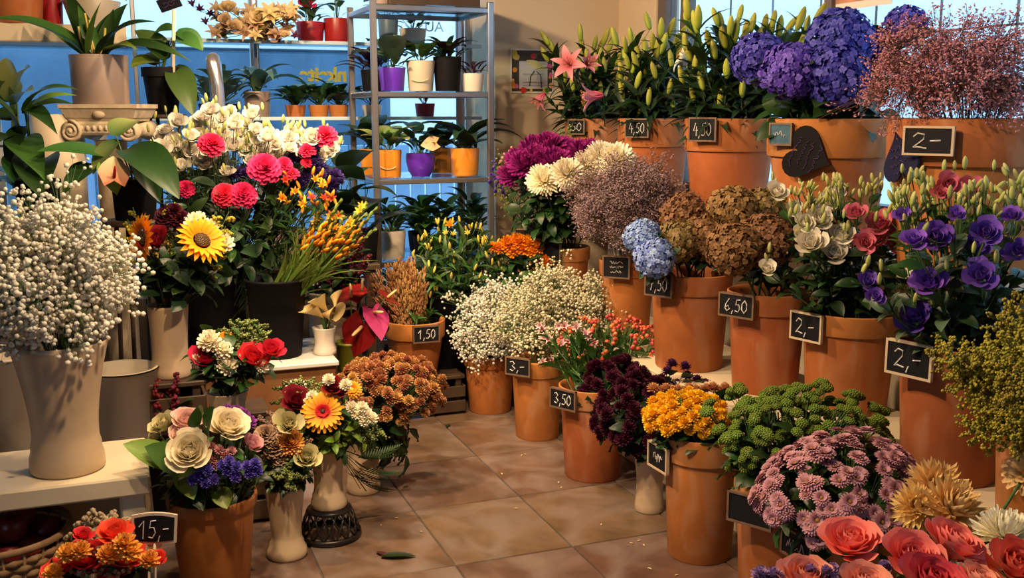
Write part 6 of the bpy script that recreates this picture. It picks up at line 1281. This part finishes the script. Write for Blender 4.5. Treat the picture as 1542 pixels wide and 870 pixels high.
# foliage plants between bench and column
def bush(x, y, d, lab, specs, seed, r=.09, h=.16, z=None, pm='dark'):
    c = P(x, y, d); c.z = c.z if z is None else z
    t_ = pp((c.x, c.y, c.z), r, h, pm, [], lab, seed=seed, rim=.1); rp = Vector((c.x, c.y, c.z))
    for x0, y0, x1, y1, d1, wd, mm, kind, sg in specs: pleaf(t_, rp, x0, y0, x1, y1, d, d1, wd, mm, kind, sg)
    for s in specs: a = rp + Vector((0, 0, h * .9)); b = P(s[0], s[1], d); ob('stalk', make_unit_stem(g_stem), t_, T(a - rp) @ zq(b - a).to_matrix().to_4x4() @ SC(.003, .003, (b - a).length))
    return t_
bush(60, 330, 4.15, 'plant with long arching strap leaves behind the gypsophila', [(30, 215, -30, 130, 4.0, .10, g_dark, 'lance', .5), (38, 170, 115, 128, 4.0, .07, g_mid, 'lance', .6), (40, 172, 112, 140, 4.1, .08, g_lime, 'lance', .5), (38, 165, 110, 155, 4.2, .07, g_dark, 'lance', .4), (42, 165, 85, 198, 4.0, .08, g_dark, 'lance', .5), (30, 210, 65, 265, 3.9, .13, g_mid, 'lance', .4), (20, 205, -20, 225, 4.0, .10, g_mid, 'lance', .4), (35, 190, 10, 250, 4.0, .09, g_dark, 'lance', .3), (20, 180, -25, 175, 4.2, .10, g_dark, 'lance', .4), (45, 235, 20, 270, 3.9, .14, g_dark, 'point', .4), (62, 240, 60, 290, 3.85, .16, g_dark, 'point', .5)], 1)
bush(205, 330, 4.05, 'anthurium plant with large glossy leaves and a pale spotted flower', [(165, 236, 60, 226, 3.95, .10, g_mid, 'point', .25), (190, 225, 268, 292, 3.8, .17, g_dark, 'point', .5), (178, 212, 140, 260, 4.0, .10, g_var, 'point', .3), (175, 205, 205, 180, 4.2, .12, g_var, 'point', .4), (150, 250, 95, 290, 3.9, .10, g_dark, 'point', .4), (205, 240, 240, 300, 3.9, .11, g_dark, 'point', .4), (165, 240, 175, 290, 3.9, .10, g_lime, 'point', .3), (130, 245, 110, 280, 4.0, .09, g_deep, 'point', .3)], 2)
c = P(172, 272, 3.85); s_ = Stem('pale_anthurium', 'pale spotted anthurium flower drooping above the gypsophila', 'anthurium', None, P(205, 330, 4.05) + Vector((0, 0, .12)), c, .003); h = s_.head('spathe', H('spathe', petm('pale_spathe', (.62, .20, .08), (.66, .54, .30), p=.5)), .12, (.1, -.7, .5)); ob('spadix', H('spadix', p_redf), h, T(0, .1, .02) @ RX(-.4))
# stands under these two plants
for x, d, lab in ((60, 4.15, 'dark stool under the strap-leaved plant'), (205, 4.05, 'dark stool under the glossy anthurium')):
    q = P(x, 330, d); t_ = thing('plant_stool', lab, 'stool', (q.x, q.y, 0)); part('seat', MB().lathe([(.001, q.z - .02), (.12, q.z - .02), (.125, q.z - .01), (.12, q.z), (.001, q.z)], 24), m_wooddark, t_)
    for k in range(4): a = k * PI / 2 + .4; part('leg', MB().tube([(.08 * math.cos(a), .08 * math.sin(a), q.z - .02), (.11 * math.cos(a), .11 * math.sin(a), 0)], .010, 6), m_wooddark, t_)
# pale variegated plant by the window
c = Vector((PY(22, 160, 5.3).x, 5.3, .75)); t_ = pp((c.x, c.y, .75), .10, .2, 'white', [], 'pale lime variegated plant close to the window', seed=11)
for x0, y0, x1, y1, wd in [(20, 150, 5, 88, .16), (22, 150, 42, 100, .16), (15, 150, -20, 110, .14), (25, 155, 48, 135, .12), (18, 152, 10, 120, .13)]: pleaf(t_, c, x0, y0, x1, y1, DEP(c), DEP(c) - .1, wd, g_var, 'point', .4); a = P(x0, y0, DEP(c)) - c; ob('stalk', make_unit_stem(g_stem), t_, T(0, 0, .15) @ zq(a - Vector((0, 0, .15))).to_matrix().to_4x4() @ SC(.004, .004, (a - Vector((0, 0, .15))).length))
# ---- black nursery pot with a label on a stick
dn = 5.0; c = P(247, 172, dn); zb = c.z; NP = pp((c.x, c.y, zb), 29 * dn / FPX, 68 * dn / FPX, 'dark', [], 'black nursery pot with broad hanging leaves and a wooden label stick', taper=.72, rim=.1); rp = Vector((c.x, c.y, zb))
for x0, y0, x1, y1, d1, wd, mm in [(262, 100, 290, 170, 4.8, .12, g_mid), (250, 90, 205, 45, 5.0, .14, g_mid), (255, 60, 300, 72, 4.9, .12, g_mid), (240, 95, 198, 100, 4.9, .12, g_lime), (262, 45, 232, 50, 5.0, .10, g_mid), (265, 48, 305, 75, 5.0, .11, g_mid), (245, 85, 215, 60, 4.8, .10, g_dark), (235, 98, 208, 85, 5.1, .10, g_var)]:
    pleaf(NP, rp, x0, y0, x1, y1, dn, d1, wd, mm, 'point', .4); a = P(x0, y0, dn) - rp; b = Vector((0, 0, .2)); ob('stalk', make_unit_stem(g_stem), NP, T(b) @ zq(a - b).to_matrix().to_4x4() @ SC(.003, .003, (a - b).length))
a, b = P(259, 110, dn - .05) - rp, P(262, 14, dn - .05) - rp; part('label_stick', MB().tube([a - Vector((0, 0, .08)), b], .009, 6), m_cream, NP)
q = thing('stick_label', 'dark purple label board on the wooden stick of the nursery pot', 'sign', P(255, 5, dn - .06)); q.rotation_euler = (R(25), R(-18), -YAW); part('board', MB().bbox(-.052, .052, -.004, .004, -.03, .03, .003), m_slate, q, False); part('chalk_writing', scribble(.07, .03, 2, .0012, 5), m_chalkp, q, False, T(0, -.006, 0))
st_ = thing('plant_stool', 'tall dark stool under the black nursery pot', 'stool', (c.x, c.y, 0)); part('seat', MB().lathe([(.001, zb - .02), (.10, zb - .02), (.105, zb - .01), (.10, zb), (.001, zb)], 24), m_wooddark, st_)
for k in range(4): a = k * PI / 2 + .4; part('leg', MB().tube([(.07 * math.cos(a), .07 * math.sin(a), zb - .02), (.10 * math.cos(a), .10 * math.sin(a), 0)], .010, 6), m_wooddark, st_)
# bent steel handle
dh = 4.9; base = P(333, 200, dh); tp = P(320, 92, dh); hd = thing('steel_tube_stand', 'bent brushed steel tube rising between the lisianthus and the window', 'steel tube', (base.x, base.y, .75))
pts = [Vector((base.x, base.y, .75)), base, P(326, 130, dh), P(321, 98, dh), P(320, 90, dh + .03), P(321, 89, dh + .08), P(323, 96, dh + .12), Vector((base.x, base.y, .75)) + FW * .12]
hb = Vector((base.x, base.y, .75)); mb = MB().tube([p_ - hb for p_ in pts], .032, 10, True); part('tube', mb, m_metal, hd)
# ---- plants on the low table behind the ivory bunch
for i, (x, Y_, kind, mm, n, sz, lab) in enumerate([(50, 5.3, 'broad', g_dark, 10, .13, 'dark broad-leaved plant on the low table behind the column'), (-55, 5.25, 'arch', g_mid, 14, .26, 'arching green plant at the window end of the low table'), (330, 5.3, 'ovate', g_dark, 26, .14, 'bushy dark plant behind the ivory lisianthus'), (430, 5.3, 'ovate', g_deep, 26, .14, 'bushy deep green plant near the glass shelves'), (505, 5.25, 'broad', g_deep, 12, .20, 'glossy dark plant next to the steel rack'), (275, 5.3, 'lance', g_mid, 24, .18, 'feathery green plant behind the nursery pot'), (545, 5.1, 'heart', g_deep, 8, .18, 'dark heart-leaved plant in front of the rack post')]):
    c = on(x, 300, Y_, .75) if x < 520 else Vector((1.12, 5.1, .75)); pp(c, .10, .16, ['dark', 'terra', 'dark', 'grey', 'dark', 'terra', 'dark'][i], [(kind, mm, n, sz, 1, .3, .30)], lab, seed=200 + i, group='plants on the low table')
# ---- alstroemeria and marigold mass between rack and right-hand pots
dA = 5.25; qb = P(668, 520, dA); AB = bucket((qb.x, qb.y, 0), .11, .135, P(668, 440, dA).z, 'black lidded bucket of green alstroemeria at the foot of the rack', m_black, handle=True)
p_ybud = petm('yellow_bud', (.40, .36, .04), (.62, .50, .08)); p_mar = petm('orange_marigold', (.75, .20, .005), (.82, .30, .01))
for q in Dome(P(690, 400, dA), .23, .18, .20).pts(38, -.7, .95):
    s_ = Stem('alstroemeria_stem', 'leafy alstroemeria stem with yellow buds at the foot of the rack', 'alstroemeria', 'green alstroemeria stems', foot(AB, .9), q, .0022); s_.leaves('lance', random.choice([g_mid, g_mid, g_dark]), 9, .12, .4, 1, .25)
    for j in range(2): s_.branch('bud', H('bud', p_ybud), q + jit(.03) + Vector((0, 0, .02)), Vector((0, 0, 1)) + jit(.5), .04, None, .85, .001)
bloom(AB, 678, 340, 22, dA - .1, 'lilyh', p_mar, None, 'orange_alstroemeria', 'single orange flower among the green alstroemeria', 'alstroemeria', None)
for x, y in [(672, 352), (683, 354), (705, 352), (730, 360)]: bloom(AB, x, y, 14, dA - .12, 'lilyh', p_ybud, None, 'yellow_alstroemeria', 'small yellow alstroemeria at the foot of the rack', 'alstroemeria', 'yellow alstroemerias', r=.0015)
dM = 5.35; qb = P(790, 520, dM); MBk = bucket((qb.x, qb.y, 0), .10, .12, P(790, 440, dM).z, 'dark bucket of orange marigolds hidden behind the gypsophila', m_black)
for x, y, sz in [(765, 366, 26), (780, 362, 26), (795, 364, 24), (808, 370, 24), (772, 374, 24), (800, 376, 20), (742, 370, 16), (822, 392, 20), (752, 372, 18), (786, 372, 22)]: bloom(MBk, x, y, sz, dM - .12, 'pom', p_mar, None, 'orange_marigold', 'orange marigold bloom above the white gypsophila', 'marigold', 'orange marigolds', leaf=('lance', g_dark, 6, .09, .4, .95), r=.002)
for q in Dome(P(795, 405, dM), .19, .15, .10).pts(24, -.6, .9):
    s_ = Stem('marigold_greenery', 'dark leafy marigold stem behind the gypsophila', 'foliage', 'marigold greenery', foot(MBk, .9), q, .002, g_stemd); s_.leaves('ovate', random.choice([g_dark, g_mid]), 8, .08, .4, 1, .3)
# black lacquer box beside the 1,50 pot
qb = G(690, 588); bx = thing('black_box', 'low black box on the tiles behind the first gypsophila pot', 'box', (1.80, 5.10, 0)); part('body', MB().bbox(-.14, .14, -.18, .18, 0, .17, .006), m_black, bx, False); part('lid', MB().bbox(-.15, .15, -.19, .19, .17, .19, .005), m_black, bx, False)
# ---- flower card on the wall
fc_ = thing('flower_card', 'printed card with a floral border and a lily pinned to the beige wall', 'card', PY(801, 107, 5.895)); kk = DEP(PY(801, 107, 5.9)) / FPX
w_, h_ = 68 * kk, 64 * kk; part('card', MB().box(-w_ / 2, w_ / 2, -.003, 0, -h_ / 2, h_ / 2), mat('card_white', (.60, .55, .50), var=0), fc_, False)
part('floral_border', MB().box(-w_ * .47, w_ * .47, -.0036, -.003, -h_ * .46, h_ * .46), mat('card_dark', (.035, .03, .02), var=0, noise=.3), fc_, False); part('text_panel', MB().box(-w_ * .30, w_ * .36, -.0042, -.0036, -h_ * .40, h_ * .22), mat('card_grey', (.48, .45, .46), var=0), fc_, False)
rn = random.Random(4); cols = [('card_orange', (.55, .18, .02)), ('card_red', (.40, .02, .02)), ('card_pink', (.5, .08, .22)), ('card_yellow', (.5, .42, .03)), ('card_peach', (.6, .32, .18)), ('card_green', (.06, .14, .02))]
for k in range(26):
    side = k % 4; x, z = [(-.40 + rn.uniform(-.05, .05), rn.uniform(-.42, .42)), (rn.uniform(-.45, .45), .36 + rn.uniform(-.06, .08)), (.42 + rn.uniform(-.04, .04), rn.uniform(-.42, .42)), (rn.uniform(-.45, .45), -.43)][side]; nm, cc = cols[k % 6]; r_ = rn.uniform(.03, .07) * w_
    part('printed_flower', MB().lathe([(.001, .0002), (r_, 0)], 10, T(x * w_, -.0045 - k * .00002, z * h_) @ RX(PI / 2)), mat(nm, cc, var=0), fc_, False)
part('printed_lily', MB().blade(.46 * w_, .17 * w_, 0, 0, 0, 'point', 2, 6, T(.28 * w_, -.0056, .06 * h_) @ RX(PI / 2) @ RZ(R(68))), mat('card_lily', (.55, .50, .22), var=0), fc_, False)
part('printed_stalk', MB().tube([(.05 * w_, -.0055, 0), (-.04 * w_, -.0055, -.12 * h_), (-.06 * w_, -.0055, -.34 * h_)], .004, 4).tube([(.1 * w_, -.0055, 0), (.2 * w_, -.0055, -.1 * h_), (.22 * w_, -.0055, -.38 * h_)], .003, 4), mat('card_stalk', (.03, .07, .02), var=0), fc_, False)
tl = MB()
for z in (-.08, -.27, -.34): tl.box(-.22 * w_, .26 * w_, -.0048, -.0042, z * h_, z * h_ + .004)
part('text_lines', tl, mat('card_ink', (.15, .14, .15), var=0), fc_, False)
# poster on the right-hand window
po = PX(1290, 2, 2.985); ps = thing('window_poster', 'small colourful poster stuck to the right-hand window', 'poster', (2.985, po.y, po.z + .12)); part('sheet', MB().box(-.003, 0, -.22, .22, -.15, .15), mat('card_white', (.6, .55, .5)), ps, False); part('picture', MB().box(-.005, -.003, -.19, .19, -.12, .12), mat('poster_print', (.35, .16, .10), var=0, noise=.6, nscale=9), ps, False)
